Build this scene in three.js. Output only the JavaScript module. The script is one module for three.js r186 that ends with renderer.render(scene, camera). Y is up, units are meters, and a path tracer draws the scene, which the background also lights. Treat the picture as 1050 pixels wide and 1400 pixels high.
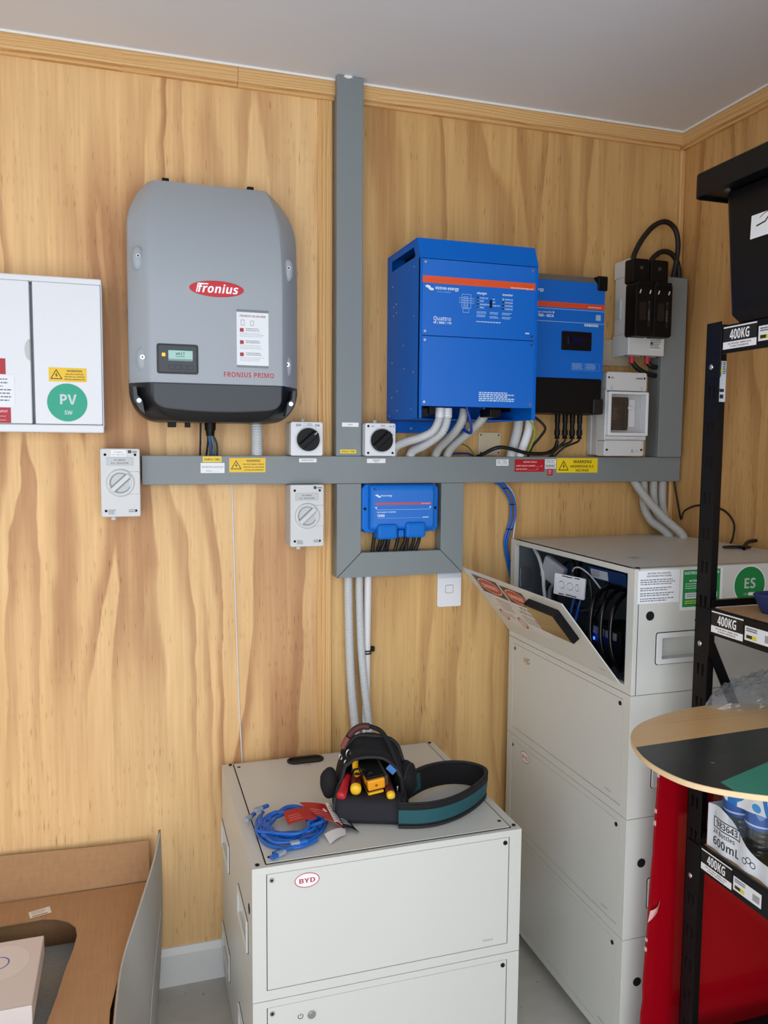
import * as THREE from 'three';
import { RoundedBoxGeometry } from 'three/addons/geometries/RoundedBoxGeometry.js';
import { mergeGeometries, toCreasedNormals } from 'three/addons/utils/BufferGeometryUtils.js';
import { ImprovedNoise } from 'three/addons/math/ImprovedNoise.js';
import { RectAreaLightUniformsLib } from 'three/addons/lights/RectAreaLightUniformsLib.js';

// ------------------------------------------------------------------ camera, daylight, exposure
const scene = new THREE.Scene();
const V = (x, y, z) => new THREE.Vector3(x, y, z);
const camera = new THREE.PerspectiveCamera(65.21, 1050 / 1400, 0.05, 60);   // 1050 x 1400 frame
camera.position.set(0, 1.58, 2.31);
camera.quaternion.setFromRotationMatrix(new THREE.Matrix4().makeBasis(
  V(0.95305, 0.00789, 0.30271).normalize(), V(0.01762, 0.99652, -0.08144).normalize(), V(-0.3023, 0.08295, 0.9496).normalize()));
scene.background = new THREE.Color().setRGB(1.0, 1.12, 1.25);                // overcast sky beyond the open garage door
RectAreaLightUniformsLib.init();
const DOOR = { x0: -2.5, x1: 1.6, top: 2.32, z: 2.9 };                   // the open garage door behind the camera
function daylight(y0, y1, intensity, r, g, b) {                            // daylight that comes in through it
  const l = new THREE.RectAreaLight(new THREE.Color().setRGB(r, g, b), intensity, DOOR.x1 - DOOR.x0, y1 - y0);
  l.name = 'daylight';
  l.position.set((DOOR.x0 + DOOR.x1) / 2, (y0 + y1) / 2, DOOR.z + 0.02);
  l.lookAt((DOOR.x0 + DOOR.x1) / 2, (y0 + y1) / 2, 0);
  scene.add(l);
}
daylight(1.1, 2.32, 5.0, 0.92, 0.98, 1.09);                                   // sky and bright surroundings
daylight(0.0, 1.1, 4.2, 0.97, 0.99, 1.02);                                     // sunlit drive
const renderer = new THREE.WebGLRenderer({ antialias: true });
renderer.toneMapping = THREE.LinearToneMapping;
renderer.toneMappingExposure = 0.52;
renderer.shadowMap.enabled = true;

// ------------------------------------------------------------------ helpers
const taken = {};
function numbered(name) { const n = taken[name] = (taken[name] ?? -1) + 1; return n ? `${name}_${String(n).padStart(3, '0')}` : name; }
function tag(o, label, category, group) { o.userData = { label, category }; if (group) o.userData.group = group; return o; }
function thing(name, label, category, pos = [0, 0, 0], opt = {}) {
  const o = new THREE.Group(); o.name = numbered(name); scene.add(o);
  o.position.set(...pos); if (opt.ry) o.rotation.y = opt.ry; if (opt.q) o.quaternion.copy(opt.q);
  tag(o, label, category, opt.group); o.updateMatrixWorld(true); return o;
}
function mesh(name, geo, mat, parent, pos, rot) {
  const m = new THREE.Mesh(geo, mat); m.name = parent === scene ? numbered(name) : name;
  if (pos) m.position.set(...pos); if (rot) m.rotation.set(...rot);
  parent.add(m); return m;
}
// a part whose geometry is given in room coordinates
function wpart(name, geo, mat, parent) { parent.updateMatrixWorld(true); return mesh(name, geo.clone().applyMatrix4(parent.matrixWorld.clone().invert()), mat, parent); }
function structure(name, geo, mat, parent = scene) { const m = mesh(name, geo, mat, parent); if (parent === scene) m.userData = { kind: 'structure' }; return m; }
const merge = (list) => mergeGeometries(list.map((g) => { const q = g.index ? g.toNonIndexed() : g.clone(); for (const k of Object.keys(q.attributes)) if (!['position', 'normal', 'uv'].includes(k)) q.deleteAttribute(k); q.morphAttributes = {}; return q; }));
const box = (x0, x1, y0, y1, z0, z1) => new THREE.BoxGeometry(x1 - x0, y1 - y0, z1 - z0).translate((x0 + x1) / 2, (y0 + y1) / 2, (z0 + z1) / 2);
const rbox = (x0, x1, y0, y1, z0, z1, r = 0.003, s = 2) => new RoundedBoxGeometry(x1 - x0, y1 - y0, z1 - z0, s, Math.min(r, (x1 - x0) / 2.01, (y1 - y0) / 2.01, (z1 - z0) / 2.01)).translate((x0 + x1) / 2, (y0 + y1) / 2, (z0 + z1) / 2);
const cyl = (r0, r1, h, n = 24) => new THREE.CylinderGeometry(r0, r1, h, n);
const disc = (x, y, z, r, h, n = 24, r1 = r) => cyl(r, r1, h, n).rotateX(Math.PI / 2).translate(x, y, z + h / 2);   // faces +z
function roundRect(x0, x1, y0, y1, r, S = THREE.Shape) {
  const s = new S();
  s.moveTo(x0 + r, y0); s.lineTo(x1 - r, y0); s.absarc(x1 - r, y0 + r, r, -Math.PI / 2, 0); s.lineTo(x1, y1 - r); s.absarc(x1 - r, y1 - r, r, 0, Math.PI / 2);
  s.lineTo(x0 + r, y1); s.absarc(x0 + r, y1 - r, r, Math.PI / 2, Math.PI); s.lineTo(x0, y0 + r); s.absarc(x0 + r, y0 + r, r, Math.PI, Math.PI * 1.5);
  return s;
}
const poly = (pts, S = THREE.Shape) => { const s = new S(); pts.forEach(([x, y], i) => (i ? s.lineTo(x, y) : s.moveTo(x, y))); s.closePath(); return s; };
function extrude(shape, z0, z1, bevel = 0, seg = 6) {
  return new THREE.ExtrudeGeometry(shape, { depth: z1 - z0 - 2 * bevel, bevelEnabled: bevel > 0, bevelThickness: bevel, bevelSize: bevel, bevelOffset: -bevel, bevelSegments: 2, curveSegments: seg }).translate(0, 0, z0 + bevel);
}
const plate = (x0, x1, y0, y1, z0, z1, r, bevel = 0.001) => extrude(roundRect(x0, x1, y0, y1, r), z0, z1, bevel, 8);
// a profile drawn in (z, y) pulled along x
function alongX(pts, x0, x1) { return new THREE.ExtrudeGeometry(poly(pts), { depth: x1 - x0, bevelEnabled: false }).rotateY(-Math.PI / 2).translate(x1, 0, 0).scale(1, 1, 1); }
const curve = (pts, closed = false, t = 0.5) => new THREE.CatmullRomCurve3(pts.map((p) => V(...p)), closed, 'catmullrom', t);
function tube(pts, r, seg = 40, rad = 10, closed = false) { return new THREE.TubeGeometry(curve(pts, closed), seg, r, rad, closed); }
// ribbed flexible conduit
function hose(pts, r, pitch = 0.0055, amp = 0.07, rad = 14) {
  const c = curve(pts), L = c.getLength(), n = Math.ceil(L / pitch) * 4, f = c.computeFrenetFrames(n, false), pos = [], uv = [], idx = [];
  for (let i = 0; i <= n; i++) {
    const p = c.getPointAt(i / n), k = r * (1 + amp * Math.sin((i / 4) * 2 * Math.PI));
    for (let j = 0; j <= rad; j++) {
      const a = (j / rad) * 2 * Math.PI, q = p.clone().addScaledVector(f.normals[i], Math.cos(a) * k).addScaledVector(f.binormals[i], Math.sin(a) * k);
      pos.push(q.x, q.y, q.z); uv.push(j / rad, i / n);
      if (i < n && j < rad) { const b = i * (rad + 1) + j; idx.push(b, b + rad + 1, b + 1, b + 1, b + rad + 1, b + rad + 2); }
    }
  }
  const g = new THREE.BufferGeometry(); g.setAttribute('position', new THREE.Float32BufferAttribute(pos, 3)); g.setAttribute('uv', new THREE.Float32BufferAttribute(uv, 2)); g.setIndex(idx); g.computeVertexNormals(); return g;
}
// a surface from a function (s, t in 0..1) -> [x, y, z]
function surface(fn, ns, nt) {
  const pos = [], uv = [], idx = [];
  for (let i = 0; i <= ns; i++) for (let j = 0; j <= nt; j++) {
    pos.push(...fn(i / ns, j / nt)); uv.push(i / ns, j / nt);
    if (i < ns && j < nt) { const b = i * (nt + 1) + j; idx.push(b, b + nt + 1, b + 1, b + 1, b + nt + 1, b + nt + 2); }
  }
  const g = new THREE.BufferGeometry(); g.setAttribute('position', new THREE.Float32BufferAttribute(pos, 3)); g.setAttribute('uv', new THREE.Float32BufferAttribute(uv, 2)); g.setIndex(idx); g.computeVertexNormals(); return g;
}
// a sheet with thickness between two polylines-swept sides (grid of [x,y,z], thickness along its normal)
function sheet(fn, ns, nt, th) {
  const a = surface(fn, ns, nt), n = a.attributes.normal, p = a.attributes.position;
  const b = surface((s, t) => { const k = Math.round(s * ns) * (nt + 1) + Math.round(t * nt); return [p.getX(k) - n.getX(k) * th, p.getY(k) - n.getY(k) * th, p.getZ(k) - n.getZ(k) * th]; }, ns, nt);
  const rim = [], at = (g, i, j) => { const k = i * (nt + 1) + j, q = g.attributes.position; return [q.getX(k), q.getY(k), q.getZ(k)]; };
  const loop = []; for (let i = 0; i <= ns; i++) loop.push([i, 0]); for (let j = 1; j <= nt; j++) loop.push([ns, j]); for (let i = ns - 1; i >= 0; i--) loop.push([i, nt]); for (let j = nt - 1; j >= 0; j--) loop.push([0, j]);
  rim.push(surface((s, t) => at(t < 0.5 ? a : b, ...loop[Math.round(s * (loop.length - 1))]), loop.length - 1, 1));
  const bi = b.index.array; for (let k = 0; k < bi.length; k += 3) { const q = bi[k]; bi[k] = bi[k + 1]; bi[k + 1] = q; } b.computeVertexNormals();
  return merge([a, b, ...rim]);
}
const noise = new ImprovedNoise();
const N = (x, y, z = 0) => noise.noise(x, y, z);
const fbm = (x, y, z, o = 3) => { let s = 0, a = 0.5; for (let i = 0; i < o; i++) { s += a * noise.noise(x, y, z + i * 17.3); x *= 2.03; y *= 2.03; a *= 0.5; } return s; };
let seed = 7; const rnd = () => { seed = (seed * 16807) % 2147483647; return (seed - 1) / 2147483646; };
const clamp = (x) => Math.max(0, Math.min(1, x)), smooth = (a, b, x) => { const t = clamp((x - a) / (b - a)); return t * t * (3 - 2 * t); };
function pixelTexture(w, h, fn, srgb = true) {
  const d = new Uint8Array(w * h * 4);
  for (let y = 0; y < h; y++) for (let x = 0; x < w; x++) { const c = fn(x, y), k = (y * w + x) * 4; d[k] = c[0]; d[k + 1] = c[1]; d[k + 2] = c[2]; d[k + 3] = 255; }
  const t = new THREE.DataTexture(d, w, h); if (srgb) t.colorSpace = THREE.SRGBColorSpace; t.magFilter = THREE.LinearFilter; t.minFilter = THREE.LinearMipmapLinearFilter; t.generateMipmaps = true; t.wrapS = t.wrapT = THREE.RepeatWrapping; t.needsUpdate = true; return t;
}
const mixc = (a, b, t) => [a[0] + (b[0] - a[0]) * t, a[1] + (b[1] - a[1]) * t, a[2] + (b[2] - a[2]) * t];

// ------------------------------------------------------------------ materials
const M = {};
const std = (color, roughness = 0.6, metalness = 0, extra = {}) => new THREE.MeshStandardMaterial({ color, roughness, metalness, ...extra });
function plywood(w, h, mw, mh, sd, light, dark, amount, big = 1) {   // rotary-cut pine: soft flowing growth-ring contours, flecks
  return pixelTexture(w, h, (px, py) => {
    const u = (px / w) * mw, v = (py / h) * mh;
    const U = u + 0.05 * N(u * 2.5, v * 1.1, sd) + 0.012 * N(u * 10, v * 5, sd + 5) + 0.004 * N(u * 30, v * 14, sd + 6);
    const hgt = big * 1.3 * N(U * 2.6, v * 0.3, sd + 9) + 0.85 * N(U * 7, v * 0.5, sd + 13) + 0.4 * N(U * 15, v * 1.1, sd + 21);
    const k = hgt * 1.7 + U * 4.2, band = Math.floor(k), fr = k - band;
    const amp = clamp(0.5 + 1.5 * N(band * 3.7, v * 0.9, sd) + 0.5 * N(band * 1.3, v * 2.6, sd + 3));
    const ramp = smooth(0.35, 0.8, fr) * (1 - smooth(0.9, 1, fr));
    const line = smooth(0.86, 0.93, fr) * (1 - smooth(0.95, 0.99, fr));
    const patch = smooth(-0.02, 0.16, fbm(U * 4.2, v * 0.8, sd + 31, 3)) ;
    const blot = clamp(0.5 + 1.4 * fbm(u * 6, v * 1.6, sd + 91, 3));
    let c = mixc(light, dark, clamp(amount * (0.66 * ramp * amp + 0.12 * line * amp + 0.42 * patch * blot)));
    const fine = (8 * N(u * 260, v * 7, sd + 41) + 8 * N(u * 110, v * 2.6, sd + 47) + 7 * N(u * 40, v * 1.2, sd + 49));
    let fl = N(u * 300, v * 22, sd + 51) + 0.22 * N(u * 6, v * 2.4, sd + 55); fl = fl > 0.48 ? -48 * Math.min(0.4, fl - 0.48) * 2.5 : 0;
    const warm = 7 * N(u * 3.1, v * 0.8, sd + 61);
    return [c[0] + fine + fl, c[1] + fine + fl * 1.05 - warm * 0.7, c[2] + fine * 0.9 + fl - warm].map((q) => Math.max(0, Math.min(255, q)));
  });
}
const plyMat = (t, mw, mh) => std(0xffffff, 0.55, 0, { map: t });
M.plyLeft = plyMat(plywood(1100, 1430, 2.0, 2.6, 3.1, [232, 190, 132], [184, 134, 88], 1.3));
M.plyRight = plyMat(plywood(900, 1600, 1.25, 2.6, 77.7, [212, 170, 108], [174, 128, 76], 0.95, 0.7));
M.plySide = plyMat(plywood(900, 1000, 1.8, 2.6, 41.3, [208, 162, 102], [166, 118, 68], 1.0, 0.7));
const pineTex = pixelTexture(512, 128, (px, py) => {
  const u = px / 512 * 1.2, v = py / 128 * 0.06, k = 2.5 * N(u * 1.6, v * 22, 3.3) + v * 130, fr = k - Math.floor(k);
  const c = mixc([226, 184, 124], [196, 146, 88], Math.pow(fr, 2.2) * 0.9), f = 5 * N(u * 30, v * 900, 8);
  return [c[0] + f, c[1] + f, c[2] + f];
});
M.pine = std(0xffffff, 0.5, 0, { map: pineTex });
const pineUp = pineTex.clone(); pineUp.rotation = Math.PI / 2; M.pineUp = std(0xffffff, 0.5, 0, { map: pineUp });
M.concrete = std(0xffffff, 0.75, 0, { map: pixelTexture(512, 512, (x, y) => {
  const u = x / 512 * 2, v = y / 512 * 2, a = 14 * fbm(u * 3, v * 3, 1, 4) + 10 * fbm(u * 22, v * 22, 5, 3), s = N(u * 60, v * 60, 9) > 0.62 ? -45 : 0;
  return [190 + a + s, 188 + a + s, 181 + a + s];
}) });
M.ceiling = std(0xe0e1e5, 0.8); M.plaster = std(0xe4e4e2, 0.85); M.white = std(0xe9ebee, 0.4); M.paintWhite = std(0xe6e6e4, 0.45); M.caulk = std(0xf4f2ec, 0.6);
M.trunk = std(0x808889, 0.42); M.trunkEdge = std(0x747c7e, 0.45);
M.abs = std(0xd3d5d4, 0.42); M.absDark = std(0xc2c5c5, 0.45); M.absWhite = std(0xe2e5e9, 0.35);
const dull = (c, r) => new THREE.MeshPhysicalMaterial({ color: c, roughness: r, specularIntensity: 0.45 });
M.black = dull(0x0a0a0b, 0.45); M.blackMatt = std(0x0d0d0d, 0.8); M.rubber = std(0x0f0f10, 0.55); M.hole = std(0x050505, 0.9);
const powder = (c) => new THREE.MeshPhysicalMaterial({ color: c, roughness: 0.5, specularIntensity: 0.4 });
M.blue = powder(0x0066c8); M.blueLid = powder(0x1272d2);
M.invGrey = std(0xa0a8af, 0.42); M.slate = std(0x3d4247, 0.5); M.invBlack = std(0x16191c, 0.4);
M.chrome = std(0xc9cbcd, 0.25, 1); M.steel = std(0xa9acae, 0.4, 1);
M.byd = std(0xd0d1ca, 0.38); M.bydPanel = std(0xd0d1cb, 0.34); M.bydLip = std(0xdcdddb, 0.4);
M.conduit = std(0xc8cbcc, 0.5); M.conduitGrey = std(0xb4b5af, 0.5); M.pipe = std(0xe2e4e4, 0.4);
M.kraft = std(0xffffff, 0.85, 0, { map: pixelTexture(256, 256, (x, y) => { const a = 6 * N(x / 3, y / 60, 2) + 7 * fbm(x / 30, y / 30, 6, 3); return [172 + a, 130 + a, 90 + a]; }) });
M.boxGrey = std(0xa9a7a2, 0.7); M.foam = std(0xffffff, 0.9, 0, { map: pixelTexture(128, 128, (x, y) => { const a = 16 * N(x / 2.2, y / 2.2, 4) + 8 * N(x / 9, y / 9, 7); return [140 + a, 140 + a, 136 + a]; }) });
M.rack = dull(0x0c0d10, 0.38); M.chip = std(0xffffff, 0.8, 0, { map: pixelTexture(256, 256, (x, y) => { const a = 18 * N(x / 3, y / 3, 4) + 12 * N(x / 9, y / 7, 7); return [176 + a, 140 + a, 98 + a]; }) });
M.tote = dull(0x090a0c, 0.4); M.red = std(0x9a0616, 0.14); M.redEdge = std(0xd8b8b0, 0.7);
M.blueCable = std(0x1560b8, 0.35); M.greenYellow = std(0x9fb23a, 0.4); M.whiteCable = std(0xdfe1e2, 0.45); M.blackCable = std(0x0c0c0d, 0.5); M.redBand = std(0xc0303a, 0.5);
M.cloth = std(0x0a0a0c, 0.85); M.clothNavy = std(0x14141c, 0.8); M.teal = std(0x184f56, 0.75); M.brown = std(0x4a2018, 0.6);
M.yellow = std(0xf0b41c, 0.35); M.yellowPale = std(0xf2c428, 0.35); M.orange = std(0xf0a01c, 0.4); M.redGrip = std(0xb5202c, 0.4); M.redDark = std(0x58181a, 0.45);
M.glass = new THREE.MeshPhysicalMaterial({ color: 0xffffff, transmission: 1, thickness: 0, roughness: 0.04, ior: 1.5 });
M.film = new THREE.MeshPhysicalMaterial({ color: 0xe8eef2, transmission: 0.9, thickness: 0, roughness: 0.07, ior: 1.6, side: THREE.DoubleSide });
M.clear = new THREE.MeshPhysicalMaterial({ color: 0xf6f8fa, transmission: 1, thickness: 0, roughness: 0.06, ior: 1.5, side: THREE.DoubleSide });
M.pet = new THREE.MeshPhysicalMaterial({ color: 0xe6eef2, transmission: 1, thickness: 0, roughness: 0.06, ior: 1.45 });
M.display = new THREE.MeshPhysicalMaterial({ color: 0x0a0a0c, roughness: 0.08, clearcoat: 1, clearcoatRoughness: 0.04 });

// flat print: a canvas in pixels, drawn by fn(ctx, w, h)
function print(w, h, ppm, fn, extra = {}) {
  const c = document.createElement('canvas'); c.width = Math.max(8, Math.round(w * ppm)); c.height = Math.max(8, Math.round(h * ppm));
  const g = c.getContext('2d'); g.textBaseline = 'middle'; fn(g, c.width, c.height);
  const t = new THREE.CanvasTexture(c); t.colorSpace = THREE.SRGBColorSpace; t.anisotropy = 4;
  return std(0xffffff, extra.roughness ?? 0.45, 0, { map: t, ...extra });
}
const ink = (g, s, x, y, size, o = {}) => { g.fillStyle = o.c ?? '#111'; g.font = `${o.it ?? ''} ${o.b ?? 'bold'} ${size}px ${o.f ?? 'sans-serif'}`; g.textAlign = o.a ?? 'center'; if (o.w) g.fillText(s, x, y, o.w); else g.fillText(s, x, y); };
const bars = (g, x, y, w, h, n, c, fill = 0.45) => { g.fillStyle = c; for (let i = 0; i < n; i++) { let p = x; const e = x + w * (0.75 + 0.25 * rnd()); while (p < e) { const k = w * (0.03 + 0.07 * rnd()); g.fillRect(p, y + (i * h) / n, Math.min(k, e - p), (h / n) * fill); p += k + w * 0.018; } } };
function bolt(g, x, y, s) {                                            // warning triangle with lightning
  g.strokeStyle = '#111'; g.lineWidth = s * 0.09; g.lineJoin = 'round'; g.beginPath(); g.moveTo(x, y - s * 0.55); g.lineTo(x + s * 0.6, y + s * 0.48); g.lineTo(x - s * 0.6, y + s * 0.48); g.closePath(); g.stroke();
  g.fillStyle = '#111'; g.beginPath(); g.moveTo(x + s * 0.08, y - s * 0.28); g.lineTo(x - s * 0.16, y + s * 0.1); g.lineTo(x, y + s * 0.08); g.lineTo(x - s * 0.06, y + s * 0.38); g.lineTo(x + s * 0.17, y); g.lineTo(x + s * 0.02, y + s * 0.02); g.closePath(); g.fill();
}
// a sticker or printed face: thin slab, print on its front; room coordinates, facing +z
function sticker(name, x0, x1, y0, y1, z, mat, parent, th = 0.0007) {
  const g = new THREE.PlaneGeometry(x1 - x0, y1 - y0).translate((x0 + x1) / 2, (y0 + y1) / 2, z + th);
  return wpart(name, g, mat, parent);
}
const stick = (name, x0, x1, y0, y1, z, ppm, fn, parent, extra) => sticker(name, x0, x1, y0, y1, z, print(x1 - x0, y1 - y0, ppm, fn, extra), parent);
function uvMetres(g, sx, sy, ax = 'x', ay = 'y', ox = 0, oy = 0) {
  const p = g.attributes.position, a = new Float32Array(p.count * 2), get = { x: (k) => p.getX(k), y: (k) => p.getY(k), z: (k) => p.getZ(k) };
  for (let k = 0; k < p.count; k++) { a[2 * k] = (get[ax](k) + ox) / sx; a[2 * k + 1] = (get[ay](k) + oy) / sy; }
  g.setAttribute('uv', new THREE.BufferAttribute(a, 2)); return g;
}

// ------------------------------------------------------------------ the garage itself
const RX = 1.766, CEIL = 2.61;
structure('floor', uvMetres(box(-3.3, 1.9, -0.12, 0, -0.12, 3.1), 2, 2, 'x', 'z'), M.concrete);
structure('driveway', uvMetres(box(-9, 8, -0.25, -0.13, 3.1, 16), 2, 2, 'x', 'z'), M.concrete);
structure('ceiling', box(-3.3, 1.9, CEIL, CEIL + 0.12, -0.12, 3.1), M.ceiling);
{
  const w = new THREE.Group(); w.name = 'wall_back'; w.userData = { kind: 'structure' }; scene.add(w);
  structure('backing', box(-3.3, 1.9, -0.001, CEIL, -0.12, -0.012), M.plaster, w);
  mesh('plywood_panel', uvMetres(box(-3.2, 0.549, 0, CEIL, -0.012, 0), 2, 2.6, 'x', 'y', 1.3), M.plyLeft, w);
  mesh('plywood_panel', uvMetres(box(0.551, 1.766, 0, CEIL, -0.012, 0), 1.25, 2.6, 'x', 'y', -0.53), M.plyRight, w);
  const r = new THREE.Group(); r.name = 'wall_right'; r.userData = { kind: 'structure' }; scene.add(r);
  structure('backing', box(RX + 0.012, 1.9, 0, CEIL, -0.01, 3.1), M.plaster, r);
  mesh('plywood_panel', uvMetres(box(RX, RX + 0.012, 0, CEIL, 0, 1.6), 1.8, 2.6, 'z', 'y', 0.4), M.plySide, r);
  mesh('plywood_panel', uvMetres(box(RX, RX + 0.012, 0, CEIL, 1.602, 2.98), 1.8, 2.6, 'z', 'y', 1.1), M.plySide, r);
}
structure('wall_left', box(-3.3, -3.2, 0, CEIL, -0.01, 3.1), M.plaster);
structure('wall_front', merge([box(-3.2, DOOR.x0, 0, CEIL, 2.98, 3.1), box(DOOR.x1, RX, 0, CEIL, 2.98, 3.1), box(DOOR.x0, DOOR.x1, DOOR.top, CEIL, 2.98, 3.1)]), M.plaster);
// cornice: pine, undercut along its lower edge; a white bead of sealant above
const corn = [[0, 2.556], [0.012, 2.556], [0.012, 2.5635], [0.024, 2.5655], [0.026, 2.57], [0.026, 2.6], [0.022, 2.6035], [0, 2.6035]];
structure('trim_1', uvMetres(alongX(corn, -3.2, 0.3), 1.2, 0.06, 'x', 'y'), M.pine);
structure('trim_2', uvMetres(alongX(corn, 0.301, 1.742), 1.2, 0.06, 'x', 'y', 0.5, 0.02), M.pine);
{ // the right-hand run, mirrored off the corner
  const g = new THREE.ExtrudeGeometry(poly(corn.map(([z, y]) => [RX - z, y])), { depth: 2.98, bevelEnabled: false });
  structure('trim_3', uvMetres(g, 1.2, 0.06, 'z', 'y', 0.3), M.pine);
}
structure('trim_4', rbox(-3.2, RX, 2.6035, CEIL, 0.0, 0.027, 0.002), M.caulk);
structure('trim_5', rbox(RX - 0.027, RX, 2.6035, CEIL, 0.028, 2.98, 0.002), M.caulk);
{ // moulded pine cover strip over the joint of the two sheets
  const w = [[0.528, 0], [0.528, 0.005], [0.531, 0.008], [0.536, 0.008], [0.5375, 0.0055], [0.5395, 0.0055], [0.541, 0.009], [0.5495, 0.009], [0.551, 0.007], [0.5525, 0.009], [0.568, 0.009], [0.572, 0.005], [0.572, 0]];
  const g = new THREE.ExtrudeGeometry(poly(w), { depth: 2.555 - 0.11, bevelEnabled: false }).rotateX(-Math.PI / 2).scale(1, 1, -1).translate(0, 0.11, 0);
  g.index ? 0 : (() => { const p = g.attributes.position.array, u = g.attributes.uv.array; for (let k = 0; k < p.length; k += 9) for (let i = 0; i < 3; i++) { const q = p[k + i]; p[k + i] = p[k + 3 + i]; p[k + 3 + i] = q; } })();
  g.computeVertexNormals();
  structure('trim_6', uvMetres(g, 0.06, 1.2, 'x', 'y'), M.pineStrip = (() => { const t = pixelTexture(128, 512, (px, py) => { const u = px / 128 * 0.06, v = py / 512 * 1.2, k = 2.5 * N(v * 1.6, u * 22, 3.3) + u * 130, fr = k - Math.floor(k), c = mixc([228, 184, 122], [200, 150, 90], Math.pow(fr, 2.2) * 0.9); return c; }); return std(0xffffff, 0.5, 0, { map: t }); })());
  structure('trim_7', uvMetres(rbox(1.748, RX, 0.11, 2.556, 0, 0.014, 0.005), 0.06, 1.2, 'x', 'y'), M.pineStrip);
}
structure('baseboard_back', alongX([[0, 0], [0.016, 0], [0.016, 0.094], [0.006, 0.112], [0, 0.112]], -3.2, RX), M.paintWhite);

// ------------------------------------------------------------------ grey cable trunking
function lid(name, geo, parent, mat = M.trunk) { return wpart(name, geo, mat, parent); }
{
  const t = thing('cable_trunking', 'long horizontal grey plastic trunking with warning stickers across the plywood wall', 'trunking', [0.9, 1.468, 0]);
  lid('base', box(0.034, 1.756, 1.470, 1.546, 0.0005, 0.042), t, M.trunkEdge);
  lid('cover', rbox(0.032, 1.757, 1.468, 1.548, 0.040, 0.055, 0.002), t);
  const S = (...a) => stick('sticker', ...a, t);
  S(0.187, 0.252, 1.500, 1.528, 0.055, 3000, (g, w, h) => { g.fillStyle = '#eef1f2'; g.fillRect(0, 0, w, h); ink(g, 'INVERTER LOCATION', w / 2, h * 0.4, h * 0.24, { c: '#555', b: '', w: w * 0.9 }); ink(g, 'Phone ________', w / 2, h * 0.78, h * 0.2, { c: '#777', b: '', w: w * 0.6 }); });
  S(0.193, 0.244, 1.530, 1.546, 0.055, 3000, (g, w, h) => { g.fillStyle = '#f2d42a'; g.fillRect(0, 0, w, h); ink(g, 'SOLAR D.C. CABLE', w / 2, h / 2, h * 0.55, { w: w * 0.85 }); });
  S(0.265, 0.366, 1.502, 1.542, 0.055, 3500, (g, w, h) => { g.fillStyle = '#f3c81c'; g.fillRect(0, 0, w, h); bolt(g, w * 0.19, h * 0.5, h * 0.55); ink(g, 'WARNING', w * 0.67, h * 0.2, h * 0.2); ['MULTIPLE ENERGY SOURCES', 'TURN OFF ALL ISOLATORS', 'TO ISOLATE INVERTER'].forEach((s, i) => ink(g, s, w * 0.67, h * (0.44 + 0.2 * i), h * 0.13, { w: w * 0.58 })); });
  S(0.462, 0.513, 1.530, 1.541, 0.055, 3000, (g, w, h) => { g.fillStyle = '#f2f4f4'; g.fillRect(0, 0, w, h); ink(g, 'INVERTER SUPPLY', w / 2, h / 2, h * 0.5, { c: '#888', w: w * 0.7 }); });
  S(0.664, 0.721, 1.528, 1.541, 0.055, 3000, (g, w, h) => { g.fillStyle = '#f2f4f4'; g.fillRect(0, 0, w, h); ink(g, 'INVERTER', w / 2, h * 0.35, h * 0.36, { c: '#666', w: w * 0.4 }); ink(g, 'MAINS', w / 2, h * 0.72, h * 0.32, { c: '#888', w: w * 0.22 }); });
  S(1.080, 1.122, 1.520, 1.540, 0.055, 3500, (g, w, h) => { g.fillStyle = '#eceff0'; g.fillRect(0, 0, w, h); g.fillStyle = '#7d858a'; g.fillRect(w * 0.49, 0, w * 0.03, h); bars(g, w * 0.08, h * 0.15, w * 0.34, h * 0.7, 4, '#889'); bars(g, w * 0.58, h * 0.15, w * 0.34, h * 0.7, 4, '#889'); });
  S(1.143, 1.247, 1.501, 1.540, 0.055, 3500, (g, w, h) => { g.fillStyle = '#b5121f'; g.fillRect(0, 0, w, h); ink(g, 'BATTERY SUPPLY', w * 0.52, h * 0.22, h * 0.15, { c: '#f2dcdc' }); ink(g, 'SHORT CIRCUIT CURRENT ________ A', w * 0.05, h * 0.52, h * 0.14, { c: '#f2dcdc', a: 'left', w: w * 0.9 }); ink(g, 'MAX DC VOLTS ______________ V', w * 0.05, h * 0.79, h * 0.14, { c: '#f2dcdc', a: 'left', w: w * 0.9 }); });
  S(1.249, 1.288, 1.511, 1.541, 0.055, 3500, (g, w, h) => { g.fillStyle = '#eef0f1'; g.fillRect(0, 0, w, h); bars(g, w * 0.1, h * 0.1, w * 0.8, h * 0.4, 3, '#777'); g.fillStyle = '#333'; g.fillRect(0, h * 0.55, w, h * 0.03); bars(g, w * 0.06, h * 0.64, w * 0.86, h * 0.28, 2, '#333', 0.6); });
  S(1.258, 1.277, 1.489, 1.510, 0.055, 3500, (g, w, h) => { g.fillStyle = '#b5121f'; g.fillRect(0, 0, w, h); bars(g, w * 0.2, h * 0.15, w * 0.6, h * 0.7, 4, '#f0d8d8'); });
  S(1.290, 1.439, 1.498, 1.544, 0.055, 3500, (g, w, h) => { g.fillStyle = '#f6d713'; g.fillRect(0, 0, w, h); bolt(g, w * 0.17, h * 0.53, h * 0.6); ink(g, 'WARNING', w * 0.63, h * 0.24, h * 0.3, { w: w * 0.56 }); ink(g, 'HAZARDOUS D.C', w * 0.62, h * 0.56, h * 0.24, { w: w * 0.65 }); ink(g, 'VOLTAGE', w * 0.62, h * 0.84, h * 0.24, { w: w * 0.36 }); });
}
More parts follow.
